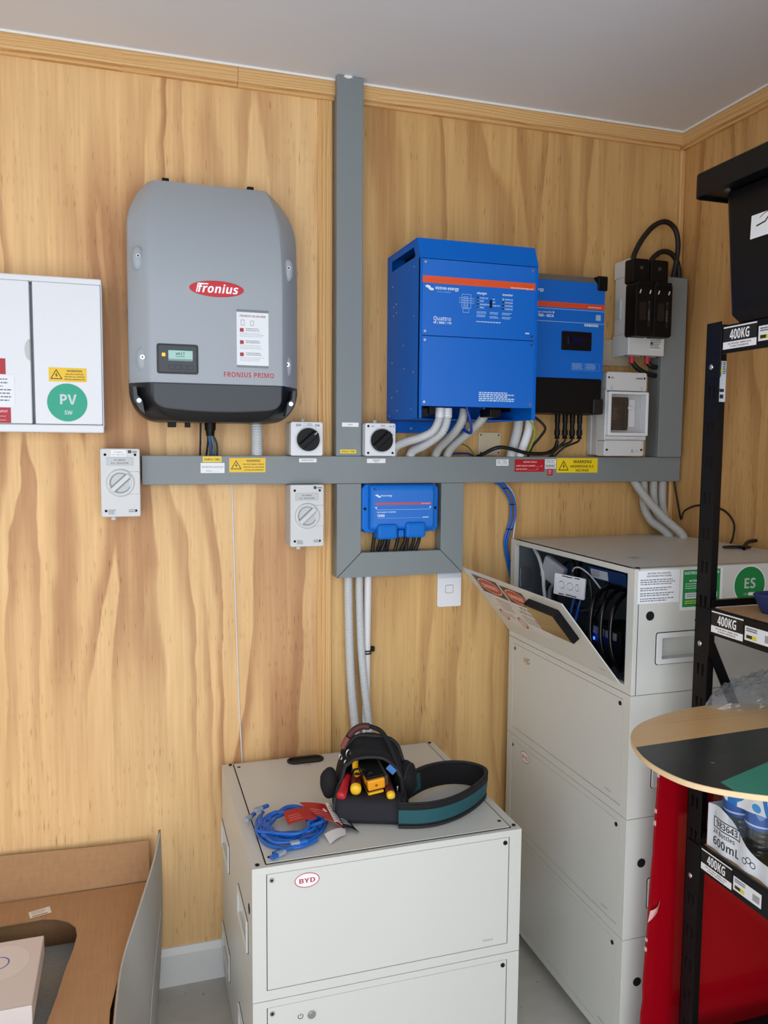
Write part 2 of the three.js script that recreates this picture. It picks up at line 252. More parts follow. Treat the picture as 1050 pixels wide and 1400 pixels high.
{
  const t = thing('cable_trunking', 'tall vertical grey trunking rising from the long horizontal one up to the ceiling', 'trunking', [0.61, 1.549, 0]);
  lid('base', box(0.573, 0.646, 1.5485, 2.608, 0.0095, 0.042), t, M.trunkEdge);
  lid('cover', rbox(0.571, 0.648, 1.5485, 2.609, 0.040, 0.055, 0.002), t);
  stick('sticker', 0.588, 0.638, 1.633, 1.645, 0.055, 3000, (g, w, h) => { g.fillStyle = '#f2f4f4'; g.fillRect(0, 0, w, h); ink(g, 'MAINS', w / 2, h * 0.5, h * 0.4, { c: '#999', w: w * 0.3 }); }, t);
  stick('sticker', 0.583, 0.631, 1.556, 1.567, 0.055, 3000, (g, w, h) => { g.fillStyle = '#f2d42a'; g.fillRect(0, 0, w, h); ink(g, 'SOLAR D.C. CABLE', w / 2, h / 2, h * 0.55, { w: w * 0.85 }); }, t);
  const b = new THREE.IcosahedronGeometry(0.006, 2).scale(2.2, 0.7, 0.8); const p = b.attributes.position; for (let k = 0; k < p.count; k++) { const s = 1 + 0.5 * N(p.getX(k) * 300, p.getY(k) * 300, 2); p.setXYZ(k, p.getX(k) * s, p.getY(k) * s, p.getZ(k) * s); } b.computeVertexNormals();
  wpart('sealant', b.translate(0.603, 2.606, 0.056), M.caulk, t);
}
{
  const t = thing('cable_trunking', 'U-shaped grey trunking with mitred corners below the horizontal one, framing a small blue box', 'trunking', [0.775, 1.19, 0]);
  const seg = (name, pts) => { wpart(name, extrude(poly(pts), 0.0095, 0.055, 0.0012), M.trunk, t); };
  seg('side_length', [[0.574, 1.4675], [0.6475, 1.4675], [0.6475, 1.2645], [0.574, 1.1915]]);
  seg('side_length', [[0.900, 1.4675], [0.9735, 1.4675], [0.9735, 1.1915], [0.900, 1.2645]]);
  seg('bottom_length', [[0.5755, 1.1905], [0.649, 1.2635], [0.899, 1.2635], [0.972, 1.1905]]);
}
{
  const t = thing('cable_trunking', 'wide vertical grey trunking in the right corner, standing on the end of the horizontal one', 'trunking', [1.70, 1.549, 0]);
  lid('base', box(1.657, 1.743, 1.549, 2.128, 0.0005, 0.056), t, M.trunkEdge);
  lid('cover', rbox(1.655, 1.746, 1.549, 2.13, 0.054, 0.071, 0.002), t);
}

// ------------------------------------------------------------------ distribution board, left edge
{
  const t = thing('distribution_board', 'white two-door distribution board with a round green PV sign, cut by the left edge', 'electrical board', [-0.34, 1.606, 0]);
  wpart('enclosure', merge([rbox(-0.62, -0.060, 1.606, 1.997, 0.0005, 0.058, 0.006), rbox(-0.0625, -0.060, 1.62, 1.99, 0.05, 0.1, 0.001), rbox(-0.62, -0.060, 1.9815, 1.997, 0.03, 0.102, 0.004), rbox(-0.62, -0.060, 1.606, 1.6265, 0.03, 0.102, 0.004)]), M.absWhite, t);
  const d1 = wpart('door', plate(-0.2235, -0.0632, 1.6275, 1.981, 0.0585, 0.104, 0.003, 0.002), M.absWhite, t);
  const s = roundRect(-0.46, -0.231, 1.6275, 1.981, 0.003); const d2 = wpart('door', extrude(s, 0.0585, 0.104, 0.002), M.absWhite, t);
  wpart('handle', extrude((() => { const q = new THREE.Shape(); q.absarc(-0.2285, 1.811, 0.026, Math.PI * 0.5, Math.PI * 1.5); return q; })(), 0.1035, 0.108, 0.0015, 16).translate(0.2285, 0, 0).scale(0.45, 1, 1).translate(-0.232, 0, 0), M.absDark, d2);
  stick('warning_label', -0.190, -0.100, 1.735, 1.770, 0.104, 3500, (g, w, h) => { g.fillStyle = '#f0c416'; g.fillRect(0, 0, w, h); bolt(g, w * 0.2, h * 0.5, h * 0.62); ink(g, 'WARNING', w * 0.68, h * 0.22, h * 0.22); ['MULTIPLE SUPPLIES', 'ISOLATE ALL SUPPLIES', 'BEFORE WORKING ON'].forEach((q, i) => ink(g, q, w * 0.68, h * (0.45 + 0.19 * i), h * 0.13, { w: w * 0.56 })); }, d1);
  wpart('round_sign', (() => { const g = new THREE.CircleGeometry(0.048, 40).translate(-0.1475, 1.6825, 0.1048); return g; })(), print(0.096, 0.096, 3000, (g, w, h) => { g.fillStyle = '#14a382'; g.fillRect(0, 0, w, h); ink(g, 'PV', w * 0.51, h * 0.42, h * 0.37, { c: '#c9d3da' }); ink(g, 'SW', w * 0.52, h * 0.77, h * 0.14, { c: '#c9d3da' }); }), d1);
  stick('red_label', -0.40, -0.289, 1.749, 1.788, 0.104, 2500, (g, w, h) => { g.fillStyle = '#b0182a'; g.fillRect(0, 0, w, h); }, d2);
  stick('red_label', -0.42, -0.280, 1.6285, 1.667, 0.104, 2500, (g, w, h) => { g.fillStyle = '#b0182a'; g.fillRect(0, 0, w, h); ink(g, 'MAIN SUPPLY INPUT', w * 0.95, h * 0.25, h * 0.2, { c: '#e8c8cc', a: 'right' }); g.fillStyle = '#e8c8cc'; g.fillRect(w * 0.1, h * 0.55, w * 0.82, h * 0.03); g.fillRect(w * 0.1, h * 0.8, w * 0.82, h * 0.03); }, d2);
  stick('paper_label', -0.42, -0.270, 1.668, 1.748, 0.1042, 2500, (g, w, h) => { g.fillStyle = '#e9ecf0'; g.fillRect(0, 0, w, h); bars(g, w * 0.3, h * 0.12, w * 0.66, h * 0.76, 7, '#667', 0.35); }, d2);
}

// ------------------------------------------------------------------ isolators and rotary switches
function isolator(label, x0, x1, y0, y1, upper) {
  const t = thing('isolator_switch', label, 'switch', [(x0 + x1) / 2, y0, 0]), cx = (x0 + x1) / 2, cy = y0 + (y1 - y0) * 0.5, w = x1 - x0;
  wpart('housing', merge([rbox(x0 + 0.001, x1 - 0.001, y0 + 0.001, y1 - 0.001, 0.0005, 0.058, 0.004), rbox(x0 - 0.0005, x1 + 0.0005, y0 - 0.0005, y1 + 0.0005, 0.057, 0.085, 0.004)]), M.absDark, t);
  wpart('cover', plate(x0, x1, y0, y1, 0.083, 0.088, 0.005, 0.002), M.abs, t);
  wpart('dial_surround', merge([new THREE.TorusGeometry(0.031, 0.0055, 8, 40).translate(cx, cy, 0.09), plate(cx + 0.022, x1 - 0.0005, cy - 0.03, cy + 0.03, 0.088, 0.0915, 0.004, 0.0015)]), M.abs, t);
  wpart('dial', merge([disc(cx, cy, 0.0878, 0.026, 0.003, 32)]), M.absDark, t);
  wpart('dial_groove', merge([new THREE.TorusGeometry(0.0252, 0.0011, 6, 36).translate(cx, cy, 0.0905), extrude((() => { const s = roundRect(-0.0275, 0.0275, -0.0088, 0.0088, 0.003); s.holes.push(roundRect(-0.0272, 0.0272, -0.0068, 0.0068, 0.003, THREE.Path)); return s; })(), 0, 0.0006, 0).rotateZ(Math.PI / 4.2).translate(cx, cy, 0.0907)]), std(0x878b8d, 0.6), t);
  const bar = rbox(-0.031, 0.031, -0.0065, 0.0065, 0, 0.012, 0.003).rotateZ(Math.PI / 4.2).translate(cx, cy, 0.0895);
  wpart('handle', bar, M.abs, t);
  for (const [a, b] of [[0.012, 0.016], [0.012, -0.016], [-0.012, 0.016], [-0.012, -0.016]]) wpart('screw', disc(a > 0 ? x0 + a : x1 + a, b > 0 ? y0 + b : y1 + b, 0.0875, 0.0036, 0.0012, 12), M.hole, t);
  stick('engraved_label', cx - 0.034, cx + 0.032, y1 - 0.044, y1 - 0.023, 0.0882, 3500, (g, ww, h) => { g.fillStyle = '#c3c6c8'; g.fillRect(0, 0, ww, h); g.strokeStyle = '#8e9396'; g.lineWidth = 2; g.strokeRect(1, 1, ww - 2, h - 2); ink(g, 'PV ARRAY', ww / 2, h * 0.32, h * 0.3, { c: '#555' }); ink(g, 'D.C. ISOLATOR', ww / 2, h * 0.7, h * 0.3, { c: '#555' }); }, t);
  if (upper) stick('paper_label', cx - 0.023, cx + 0.015, y1 - 0.021, y1 - 0.003, 0.0884, 3500, (g, ww, h) => { g.fillStyle = '#eceeee'; g.fillRect(0, 0, ww, h); ink(g, 'PV ARRAY', ww / 2, h * 0.35, h * 0.28, { c: '#777', b: '' }); ink(g, 'D.C. ISOLATOR', ww / 2, h * 0.72, h * 0.26, { c: '#777', b: '' }); }, t);
  stick('maker_mark', x1 - 0.03, x1 - 0.004, y1 - 0.012, y1 - 0.004, 0.0881, 4000, (g, ww, h) => { g.fillStyle = '#d0d2d1'; g.fillRect(0, 0, ww, h); g.fillStyle = '#333'; g.fillRect(0, 0, h * 1.1, h); bars(g, h * 1.4, h * 0.3, ww - h * 1.6, h * 0.6, 1, '#666', 0.8); }, t);
  stick('rating_text', x0 + 0.018, x0 + 0.036, y0 + 0.006, y0 + 0.02, 0.0881, 4000, (g, ww, h) => { g.fillStyle = '#d0d2d1'; g.fillRect(0, 0, ww, h); bars(g, 0, h * 0.1, ww, h * 0.9, 3, '#555'); }, t);
  stick('rating_text', x1 - 0.03, x1 - 0.014, y0 + 0.01, y0 + 0.02, 0.0881, 4000, (g, ww, h) => { g.fillStyle = '#d0d2d1'; g.fillRect(0, 0, ww, h); bars(g, 0, h * 0.1, ww, h * 0.9, 2, '#555'); }, t);
  wpart('cable_entry', cyl(0.007, 0.007, 0.012, 16).translate(x0 + 0.03, y0 - 0.005, 0.05), M.abs, t);
}
isolator('light grey dial isolator at the left end of the long horizontal trunking', -0.072, 0.027, 1.386, 1.566, true);
isolator('light grey dial isolator hanging below the horizontal trunking, beside the U-shaped one', 0.431, 0.527, 1.291, 1.467, false);
function rotary(label, x0, x1, y0, y1, kind) {
  const t = thing('rotary_switch', label, 'switch', [(x0 + x1) / 2, y0, 0]), cx = (x0 + x1) / 2 + 0.002, cy = (y0 + y1) / 2 - 0.002;
  wpart('housing', rbox(x0 + 0.001, x1 - 0.001, y0, y1, 0.0005, 0.062, 0.006), M.absDark, t);
  wpart('cover', plate(x0, x1, y0, y1, 0.064, 0.088, 0.006, 0.002), M.absWhite, t);
  wpart('gasket', plate(x0 + 0.002, x1 - 0.002, y0 + 0.001, y1 - 0.001, 0.0615, 0.0645, 0.005), M.blackMatt, t);
  const k = wpart('knob', merge([disc(cx, cy, 0.0875, 0.0325, 0.012, 40, 0.031), rbox(-0.031, 0.031, -0.0085, 0.0085, 0, 0.016, 0.003).rotateZ(Math.PI / 4.3).translate(cx, cy, 0.0985)]), M.black, t);
  if (kind === 0) wpart('pointer', rbox(-0.0045, 0.0045, -0.0008, 0.0008, 0, 0.0006, 0.0003).rotateZ(Math.PI / 4.3).translate(cx + 0.018, cy + 0.0165, 0.1143), M.caulk, k);
  else wpart('knob_ring', new THREE.TorusGeometry(0.034, 0.0025, 8, 40).translate(cx, cy, 0.089), M.abs, t);
  stick('marking', x0 + 0.014, x1 - 0.008, y1 - 0.014, y1 - 0.003, 0.0882, 4000, (g, w, h) => { g.fillStyle = '#e4e6e8'; g.fillRect(0, 0, w, h); ink(g, 'OFF', w * 0.12, h * 0.6, h * (kind ? 0.5 : 0.8)); ink(g, 'ON', w * 0.88, h * 0.6, h * (kind ? 0.5 : 0.8)); g.strokeStyle = '#444'; g.lineWidth = 2; if (!kind) { g.beginPath(); g.arc(w * 0.36, h * 0.45, h * 0.32, 0, 7); g.stroke(); } bars(g, w * 0.45, h * 0.2, w * 0.25, h * 0.6, 2, '#555'); }, t);
  if (kind) for (const [a, b] of [[x0 + 0.009, y0 + 0.009], [x0 + 0.009, y1 - 0.009], [x1 - 0.009, y0 + 0.009], [x1 - 0.009, y1 - 0.009]]) wpart('screw', disc(a, b, 0.0876, 0.0036, 0.0012, 12), M.hole, t);
  wpart('cable_entry', cyl(0.006, 0.006, 0.01, 16).translate(cx - 0.005, y1 + 0.004, 0.04), M.abs, t);
}
rotary('white square switch with a black rotary knob left of the tall vertical trunking', 0.432, 0.524, 1.549, 1.644, 0);
rotary('white square switch with a black rotary knob right of the tall vertical trunking', 0.649, 0.741, 1.549, 1.644, 1);

// ------------------------------------------------------------------ grey solar inverter
{
  const t = thing('solar_inverter', 'large grey solar inverter with a red oval badge and black lower cover', 'inverter', [0.22, 1.635, 0]);
  const B0 = 1.733, TOP = 2.262;
  const edge = (y) => {                                                 // half outline: [xl, xr, front z]
    const k = clamp((y - 2.125) / (TOP - 2.125)), top = Math.pow(k, 2.1);
    const zf = 0.212 - 0.125 * Math.pow(clamp((y - 1.97) / (TOP - 1.97)), 1.9);
    return [0.003 + 0.056 * top, 0.446 - 0.064 * top, zf, 1 - 0.72 * top];
  };
  const section = (xl, xr, zf, q = 1, zb = 0.03) => { const d = zf - zb; return [[xl, zb], [xl, zb + d * 0.62], [xl + 0.004, zb + d * 0.7], [xl + 0.045 * q, zf - 0.006], [xl + 0.054 * q, zf - 0.0012], [xl + 0.064 * q, zf], [xr - 0.068 * q, zf], [xr - 0.060 * q, zf - 0.0012], [xr - 0.052 * q, zf - 0.007], [xr - 0.004, zb + d * 0.52], [xr, zb + d * 0.44], [xr, zb]]; };
  const loft = (ys, f, cap = true) => {
    const rings = ys.map((y) => f(y)), n = rings[0].length, pos = [];
    const tri = (a, b, c) => pos.push(...a, ...b, ...c), P = (i, j) => [rings[i][j % n][0], ys[i], rings[i][j % n][1]];
    for (let i = 0; i + 1 < ys.length; i++) for (let j = 0; j < n; j++) { tri(P(i, j), P(i, j + 1), P(i + 1, j)); tri(P(i, j + 1), P(i + 1, j + 1), P(i + 1, j)); }
    for (const [i, s] of [[0, 1], [ys.length - 1, -1]]) for (let j = 1; j + 1 < n; j++) s > 0 ? tri(P(i, 0), P(i, j + 1), P(i, j)) : tri(P(i, 0), P(i, j), P(i, j + 1));
    const g = new THREE.BufferGeometry(); g.setAttribute('position', new THREE.Float32BufferAttribute(pos, 3));
    g.setAttribute('uv', new THREE.Float32BufferAttribute(new Float32Array(pos.length / 3 * 2), 2)); g.computeVertexNormals(); return toCreasedNormals(g, 0.45);
  };
  const ys = []; for (let i = 0; i <= 26; i++) ys.push(B0 + (TOP - B0) * (i / 26));
  wpart('body', loft(ys, (y) => section(...edge(y))), M.invGrey, t);
  const yb = []; for (let i = 0; i <= 16; i++) yb.push(1.637 + (1.7325 - 1.637) * Math.pow(i / 16, 1.3));
  const low = (y, o = 0) => { const k = clamp((y - 1.637) / 0.085), r = 0.075 * (1 - Math.sqrt(Math.max(0, 1 - (1 - k) ** 2))); return [0.003 + r + o, 0.446 - r - o, 0.212 - 0.03 * (1 - k) * (1 - k)]; };
  wpart('lower_cover', loft(yb, (y) => section(...low(y))), M.invBlack, t);
  // raised slate panel of the lower cover
  { const s = new THREE.Shape(); s.moveTo(0.060, 1.7325); s.lineTo(0.384, 1.7325); s.lineTo(0.384, 1.70); s.quadraticCurveTo(0.384, 1.672, 0.35, 1.667); s.quadraticCurveTo(0.22, 1.655, 0.095, 1.668); s.quadraticCurveTo(0.060, 1.674, 0.060, 1.70); s.closePath(); wpart('lower_panel', extrude(s, 0.205, 0.2165, 0.003, 12), M.slate, t); }
  for (const [x, dx] of [[0.026, 1], [0.410, -1]]) {
    wpart('grip', extrude(poly([[x - dx * 0.014, 1.722], [x - dx * 0.005, 1.722], [x - dx * 0.003, 1.70], [x + dx * 0.008, 1.69], [x + dx * 0.014, 1.655], [x + dx * 0.002, 1.665], [x - dx * 0.012, 1.69]]), 0.16, 0.203, 0.001), M.slate, t);
    wpart('screw', disc(x, 1.687, 0.2032, 0.0055, 0.002, 16), M.chrome, t);
  }
  for (const [x, y, z] of [[0.030, 2.043, 0.191], [0.036, 1.795, 0.197], [0.408, 2.041, 0.187], [0.404, 1.791, 0.187]]) {
    wpart('screw_boss', new THREE.SphereGeometry(0.02, 20, 14).scale(0.75, 1.5, 0.62).translate(x, y - 0.004, z - 0.011), M.invGrey, t);
    wpart('screw', merge([disc(x, y, z, 0.0058, 0.003, 16)]), M.chrome, t); wpart('screw_socket', disc(x, y, z + 0.0028, 0.0024, 0.0006, 6), M.hole, t);
  }
  wpart('badge', extrude((() => { const s = new THREE.Shape(); s.absellipse(0.219, 1.971, 0.068, 0.020, 0, Math.PI * 2); return s; })(), 0.2105, 0.2135, 0.001, 40), M.badge = std(0xc8202c, 0.35), t);
  { const g = new THREE.ShapeGeometry((() => { const s = new THREE.Shape(); s.absellipse(0.219, 1.971, 0.0655, 0.0185, 0, Math.PI * 2); return s; })(), 40); wpart('badge_print', uvMetres(g.translate(0, 0, 0.2138), 0.131, 0.037, 'x', 'y', -0.1535, -1.9525), print(0.131, 0.037, 4000, (c, w, h) => { c.fillStyle = '#c8202c'; c.fillRect(0, 0, w, h); c.save(); c.transform(1, 0, -0.22, 1, h * 0.13, 0); ink(c, 'fronius', w * 0.52, h * 0.5, h * 0.8, { c: '#fff', w: w * 0.8 }); c.fillStyle = '#fff'; c.fillRect(w * 0.115, h * 0.2, w * 0.022, h * 0.58); c.fillRect(w * 0.115, h * 0.16, w * 0.2, h * 0.08); c.restore(); }, { roughness: 0.3 }), t); }
  const p = wpart('display_panel', plate(0.070, 0.171, 1.755, 1.829, 0.2095, 0.2155, 0.006, 0.002), M.invBlack, t);
  wpart('display_bezel', plate(0.075, 0.166, 1.760, 1.824, 0.2145, 0.2165, 0.004, 0.0005), M.slate, p);
  { const m = print(0.060, 0.032, 5000, (g, w, h) => { g.fillStyle = '#9fc4bd'; g.fillRect(0, 0, w, h); g.fillStyle = '#27403e'; g.fillRect(0, 0, w, h * 0.17); ink(g, 'WAIT', w * 0.5, h * 0.42, h * 0.3, { c: '#23403c', f: 'monospace' }); bars(g, w * 0.3, h * 0.62, w * 0.4, h * 0.14, 1, '#55716d'); g.fillStyle = '#6f938e'; g.fillRect(0, h * 0.84, w, h * 0.16); }); m.emissive = new THREE.Color(0xffffff); m.emissiveMap = m.map; m.emissiveIntensity = 0.25; sticker('lcd_screen', 0.098, 0.157, 1.787, 1.818, 0.2165, m, p); }
  for (let k = 0; k < 4; k++) wpart('button', plate(0.099 + k * 0.0155, 0.112 + k * 0.0155, 1.766, 1.776, 0.2163, 0.2185, 0.002, 0.0008), M.slate, p);
  wpart('led_light', plate(0.082, 0.091, 1.797, 1.806, 0.2163, 0.218, 0.002, 0.0005), std(0xf2d038, 0.4, 0, { emissive: 0xe8b820, emissiveIntensity: 0.35 }), p);
  stick('instruction_sticker', 0.268, 0.350, 1.777, 1.924, 0.2122, 3500, (g, w, h) => {
    g.fillStyle = '#e6eaee'; g.fillRect(0, 0, w, h); g.fillStyle = '#777d84'; g.fillRect(0, 0, w, h * 0.045); g.fillRect(0, h * 0.96, w, h * 0.04); ink(g, 'FRONIUS SOLAR.WEB', w / 2, h * 0.11, h * 0.045, { c: '#7c2a30', w: w * 0.84 });
    g.strokeStyle = '#667'; g.lineWidth = 3; g.strokeRect(w * 0.14, h * 0.18, w * 0.1, h * 0.09); g.strokeRect(w * 0.44, h * 0.19, w * 0.09, h * 0.08); ink(g, '→', w * 0.34, h * 0.23, h * 0.05, { c: '#b02a34' });
    for (let k = 0; k < 3; k++) { const y = h * (0.35 + 0.21 * k); g.fillStyle = '#a02530'; g.fillRect(w * 0.1, y - h * 0.03, w * 0.12, h * 0.065); bars(g, w * 0.28, y - h * 0.03, w * 0.5, h * 0.06, 2, '#777'); bars(g, w * 0.1, y + h * 0.05, w * 0.8, h * 0.08, 3, '#bcc1c8'); }
  }, t, { roughness: 0.4 });
  stick('model_name', 0.232, 0.366, 1.748, 1.770, 0.2121, 4000, (g, w, h) => { g.fillStyle = '#a0a8af'; g.fillRect(0, 0, w, h); ink(g, 'FRONIUS PRIMO', w / 2, h * 0.55, h * 0.82, { c: '#b01c2a', w: w * 0.98 }); }, t, { roughness: 0.42 });
  for (const x of [0.095, 0.318]) wpart('mounting_hook', rbox(x, x + 0.018, 2.25, 2.277, 0.05, 0.066, 0.002), M.black, t);
  wpart('mounting_bracket', merge([box(0.06, 0.39, 1.70, 2.22, 0.0005, 0.031)]), M.blackMatt, t);
  for (const [x, w] of [[0.10, 0.022], [0.145, 0.014]]) wpart('latch', rbox(x, x + w, 1.624, 1.642, 0.06, 0.09, 0.002), M.black, t);
  wpart('cable_gland', merge([cyl(0.017, 0.016, 0.022, 6).translate(0.212, 1.628, 0.075), cyl(0.013, 0.011, 0.02, 20).translate(0.212, 1.612, 0.075)]), M.black, t);
}
const cable = (name, label, pts, r, mat, group, seg = 40, cat = 'cable') => { const m = mesh(name, tube(pts, r, seg, 10), mat, scene); tag(m, label, cat, group); return m; };
const conduit = (label, pts, r, mat = M.conduit, group, pitch = 0.0055, amp = 0.07) => { const m = mesh('flexible_conduit', hose(pts, r, pitch, amp), mat, scene); tag(m, label, 'conduit', group); return m; };
cable('power_cable', 'black cable running down from the grey inverter into the trunking, leftmost of the three', [[0.189, 1.64, 0.05], [0.188, 1.60, 0.05], [0.188, 1.546, 0.03]], 0.0028, M.blackCable);
cable('power_cable', 'black cable running down from the grey inverter, middle of the three black ones', [[0.205, 1.64, 0.05], [0.208, 1.59, 0.05], [0.205, 1.546, 0.03]], 0.0028, M.blackCable);
cable('power_cable', 'black cable running down from the grey inverter, right beside the blue and green wires', [[0.219, 1.64, 0.05], [0.221, 1.60, 0.052], [0.216, 1.546, 0.03]], 0.0028, M.blackCable);
cable('gland_wire', 'blue wire dropping from the black gland under the grey inverter', [[0.209, 1.605, 0.075], [0.214, 1.575, 0.06], [0.217, 1.546, 0.03]], 0.0042, std(0x3d5c86, 0.4));
cable('gland_wire', 'grey wire dropping from the black gland under the grey inverter', [[0.215, 1.605, 0.075], [0.223, 1.575, 0.06], [0.226, 1.546, 0.03]], 0.004, std(0x6a7077, 0.4));
cable('gland_wire', 'dark green wire dropping from the black gland under the grey inverter', [[0.219, 1.605, 0.075], [0.231, 1.58, 0.06], [0.235, 1.546, 0.03]], 0.003, std(0x2f4a44, 0.4));
conduit('pale ribbed conduit from the grey inverter straight down to the trunking', [[0.342, 1.655, 0.05], [0.343, 1.60, 0.05], [0.346, 1.545, 0.03]], 0.0155, M.conduit, null, 0.007, 0.1);
cable('hanging_cord', 'thin white cord down the plywood below the trunking, left of the tool bag', [[0.278, 1.47, 0.003], [0.284, 1.2, 0.0025], [0.289, 1.0, 0.0025], [0.294, 0.83, 0.0025], [0.303, 0.62, 0.0025]], 0.0019, M.whiteCable, null, 60, 'cord');

// ------------------------------------------------------------------ big blue inverter charger
const BLUE = '#0066c8';
const swoosh = (g, x, y, s) => { g.fillStyle = '#dfe9f3'; for (const [dx, dy] of [[0, 0], [0.5, 0.34]]) { g.beginPath(); g.ellipse(x + dx * s, y + dy * s, s * 0.42, s * 0.2, -0.35 + 0.5, 0, 7); g.fill(); } g.fillRect(x - s * 0.1, y + s * 0.02, s * 0.5, s * 0.2); };
{
  const t = thing('inverter_charger', 'big bright blue wall inverter with an orange stripe and slotted hood', 'inverter', [0.915, 1.655, 0]);
  const x0 = 0.741, x1 = 1.088, F = 0.283;
  // chassis: side cheeks (with the vent slot), back, top and bottom tray
  const cheek = (x, slot) => {
    const s = poly([[0.0, 1.654], [F, 1.654], [F, 2.076], [0.258, 2.131], [0.0, 2.131]]);
    if (slot) s.holes.push(poly([[0.036, 2.084], [0.036, 2.113], [0.228, 2.113], [0.242, 2.09], [0.236, 2.084]], THREE.Path));
    return new THREE.ExtrudeGeometry(s, { depth: 0.002, bevelEnabled: false }).rotateY(-Math.PI / 2).translate(x + 0.002, 0, 0);
  };
  wpart('side_panel', cheek(x0, true), M.blue, t); wpart('side_panel', cheek(x1 - 0.002, false), M.blue, t); wpart('slot_shade', box(x0 + 0.05, x0 + 0.053, 2.0835, 2.128, 0.01, 0.245), M.blackMatt, t);  // last piece: black sheet added behind the slot, its colour stands for shade
  wpart('chassis', merge([box(x0 + 0.002, x1 - 0.002, 1.654, 2.129, 0.0005, 0.004), box(x0 + 0.004, x1 - 0.004, 1.70, 2.05, 0.004, F - 0.012), box(x0 + 0.002, x1 - 0.002, 1.654, 1.6565, 0.004, 0.16), box(x0 + 0.004, x1 - 0.004, 2.079, 2.082, 0.004, 0.12)]), M.blue, t);
  wpart('hood', merge([alongX([[0.0005, 2.1315], [0.258, 2.1315], [F + 0.001, 2.0745], [F - 0.001, 2.0745], [0.2565, 2.1295], [0.0005, 2.1295]], x0 - 0.001, x1 + 0.001), alongX([[F - 0.012, 2.0745], [F + 0.001, 2.0745], [F + 0.001, 2.0765], [F - 0.012, 2.0765]], x0 - 0.001, x1 + 0.001)]), M.blue, t);
  wpart('side_flange', box(x0, x0 + 0.008, 1.654, 2.074, F - 0.012, F - 0.002), M.blue, t); wpart('side_flange', box(x1 - 0.010, x1, 1.654, 2.074, F - 0.012, F - 0.002), M.blue, t);
  const face = (g) => uvMetres(g, 0.334, 0.2, 'x', 'y', -0.748, -1.8735);
  const up = print(0.334, 0.2, 4600, (g, w, h) => {
    const X = (x) => (x - 0.748) / 0.334 * w, Y = (y) => h - (y - 1.8735) / 0.2 * h, k = w / 0.334;
    g.fillStyle = BLUE; g.fillRect(0, 0, w, h); g.fillStyle = '#e2511f'; g.fillRect(0, Y(2.029), w, 0.0185 * k);
    ink(g, 'www.victronenergy.com', X(1.074), Y(2.0135), 0.006 * k, { c: '#f4ddd2', a: 'right' });
    swoosh(g, X(0.763), Y(2.001), 0.018 * k); ink(g, 'victron energy', X(0.783), Y(1.999), 0.0115 * k, { c: '#e8f0f8', a: 'left', w: 0.068 * k }); ink(g, 'B L U E   P O W E R', X(0.79), Y(1.989), 0.0045 * k, { c: '#bcd3ea', a: 'left', b: '' });
    ink(g, 'Quattro', X(0.779), Y(1.919), 0.0145 * k, { c: '#e8f0f8', a: 'left', b: '' }); ink(g, '48 | 8000 | 110', X(0.779), Y(1.908), 0.008 * k, { c: '#dbe8f4', a: 'left', w: 0.052 * k });
    g.strokeStyle = '#b9d2ea'; g.lineWidth = 0.0008 * k; g.strokeRect(X(0.861), Y(1.987), 0.026 * k, 0.036 * k); g.strokeRect(X(0.864), Y(1.949), 0.017 * k, 0.010 * k);
    for (let i = 0; i < 3; i++) { g.beginPath(); g.moveTo(X(0.852), Y(1.977 - i * 0.006)); g.lineTo(X(0.897), Y(1.977 - i * 0.006)); g.stroke(); } for (let i = 0; i < 5; i++) g.strokeRect(X(0.866), Y(1.981 - 0.006 * i), 0.012 * k, 0.004 * k);
    ink(g, 'charger', X(0.904), Y(1.9925), 0.008 * k, { c: '#e8f0f8', a: 'left' }); ink(g, 'inverter', X(0.980), Y(1.9925), 0.008 * k, { c: '#e8f0f8', a: 'left' });
    const led = (x, y, c) => { g.fillStyle = c; g.fillRect(X(x), Y(y), 0.005 * k, 0.005 * k); };
    ['mains on', 'bulk', 'absorption', 'float'].forEach((s, i) => { const y = 1.983 - i * 0.0085; led(0.904, y, i % 2 ? '#274f35' : '#10284a'); ink(g, s, X(0.913), Y(y - 0.0025), 0.0055 * k, { c: '#d2e2f2', a: 'left' }); g.fillStyle = '#9fc1e2'; g.fillRect(X(0.904), Y(y - 0.0065), 0.03 * k, 1.5); });
    ['inverter on', 'overload', 'low battery', 'temperature'].forEach((s, i) => { const y = 1.983 - i * 0.0085; led(0.980, y, i ? '#2a1420' : '#7de08a'); ink(g, s, X(0.988), Y(y - 0.0025), 0.0055 * k, { c: '#d2e2f2', a: 'left', w: 0.024 * k }); g.fillStyle = '#9fc1e2'; g.fillRect(X(0.980), Y(y - 0.0065), 0.032 * k, 1.5); });
    ['on', 'off', 'charger only'].forEach((s, i) => ink(g, s, X(0.951), Y(1.979 - i * 0.0085), 0.0055 * k, { c: '#d2e2f2', a: 'left', w: 0.022 * k }));
    for (const [x, y] of [[0.904, 1.944], [0.943, 1.944], [0.980, 1.944], [0.904, 1.935], [0.943, 1.933], [0.980, 1.933]]) bars(g, X(x), Y(y), 0.03 * k, 0.007 * k, 2, '#b4cee8', 0.5); bars(g, X(0.904), Y(1.918), 0.085 * k, 0.003 * k, 1, '#c6daee', 0.8);
    bars(g, X(1.052), Y(1.894), 0.016 * k, 0.004 * k, 1, '#e8f0f8', 0.9);
  }, { roughness: 0.38 });
  const mk = (y0, y1, m) => { const g = plate(0.748, 1.080, y0, y1, F - 0.004, F, 0.001, 0.0006); return wpart('front_panel', face(g), m, t); };
  const a = mk(1.8735, 2.073, up);
  const lowP = print(0.334, 0.2, 3500, (g, w, h) => { g.fillStyle = BLUE; g.fillRect(0, 0, w, h); bars(g, 0.5 * w, 0.76 * h, 0.34 * w, 0.135 * h, 5, '#c6daee', 0.62); });
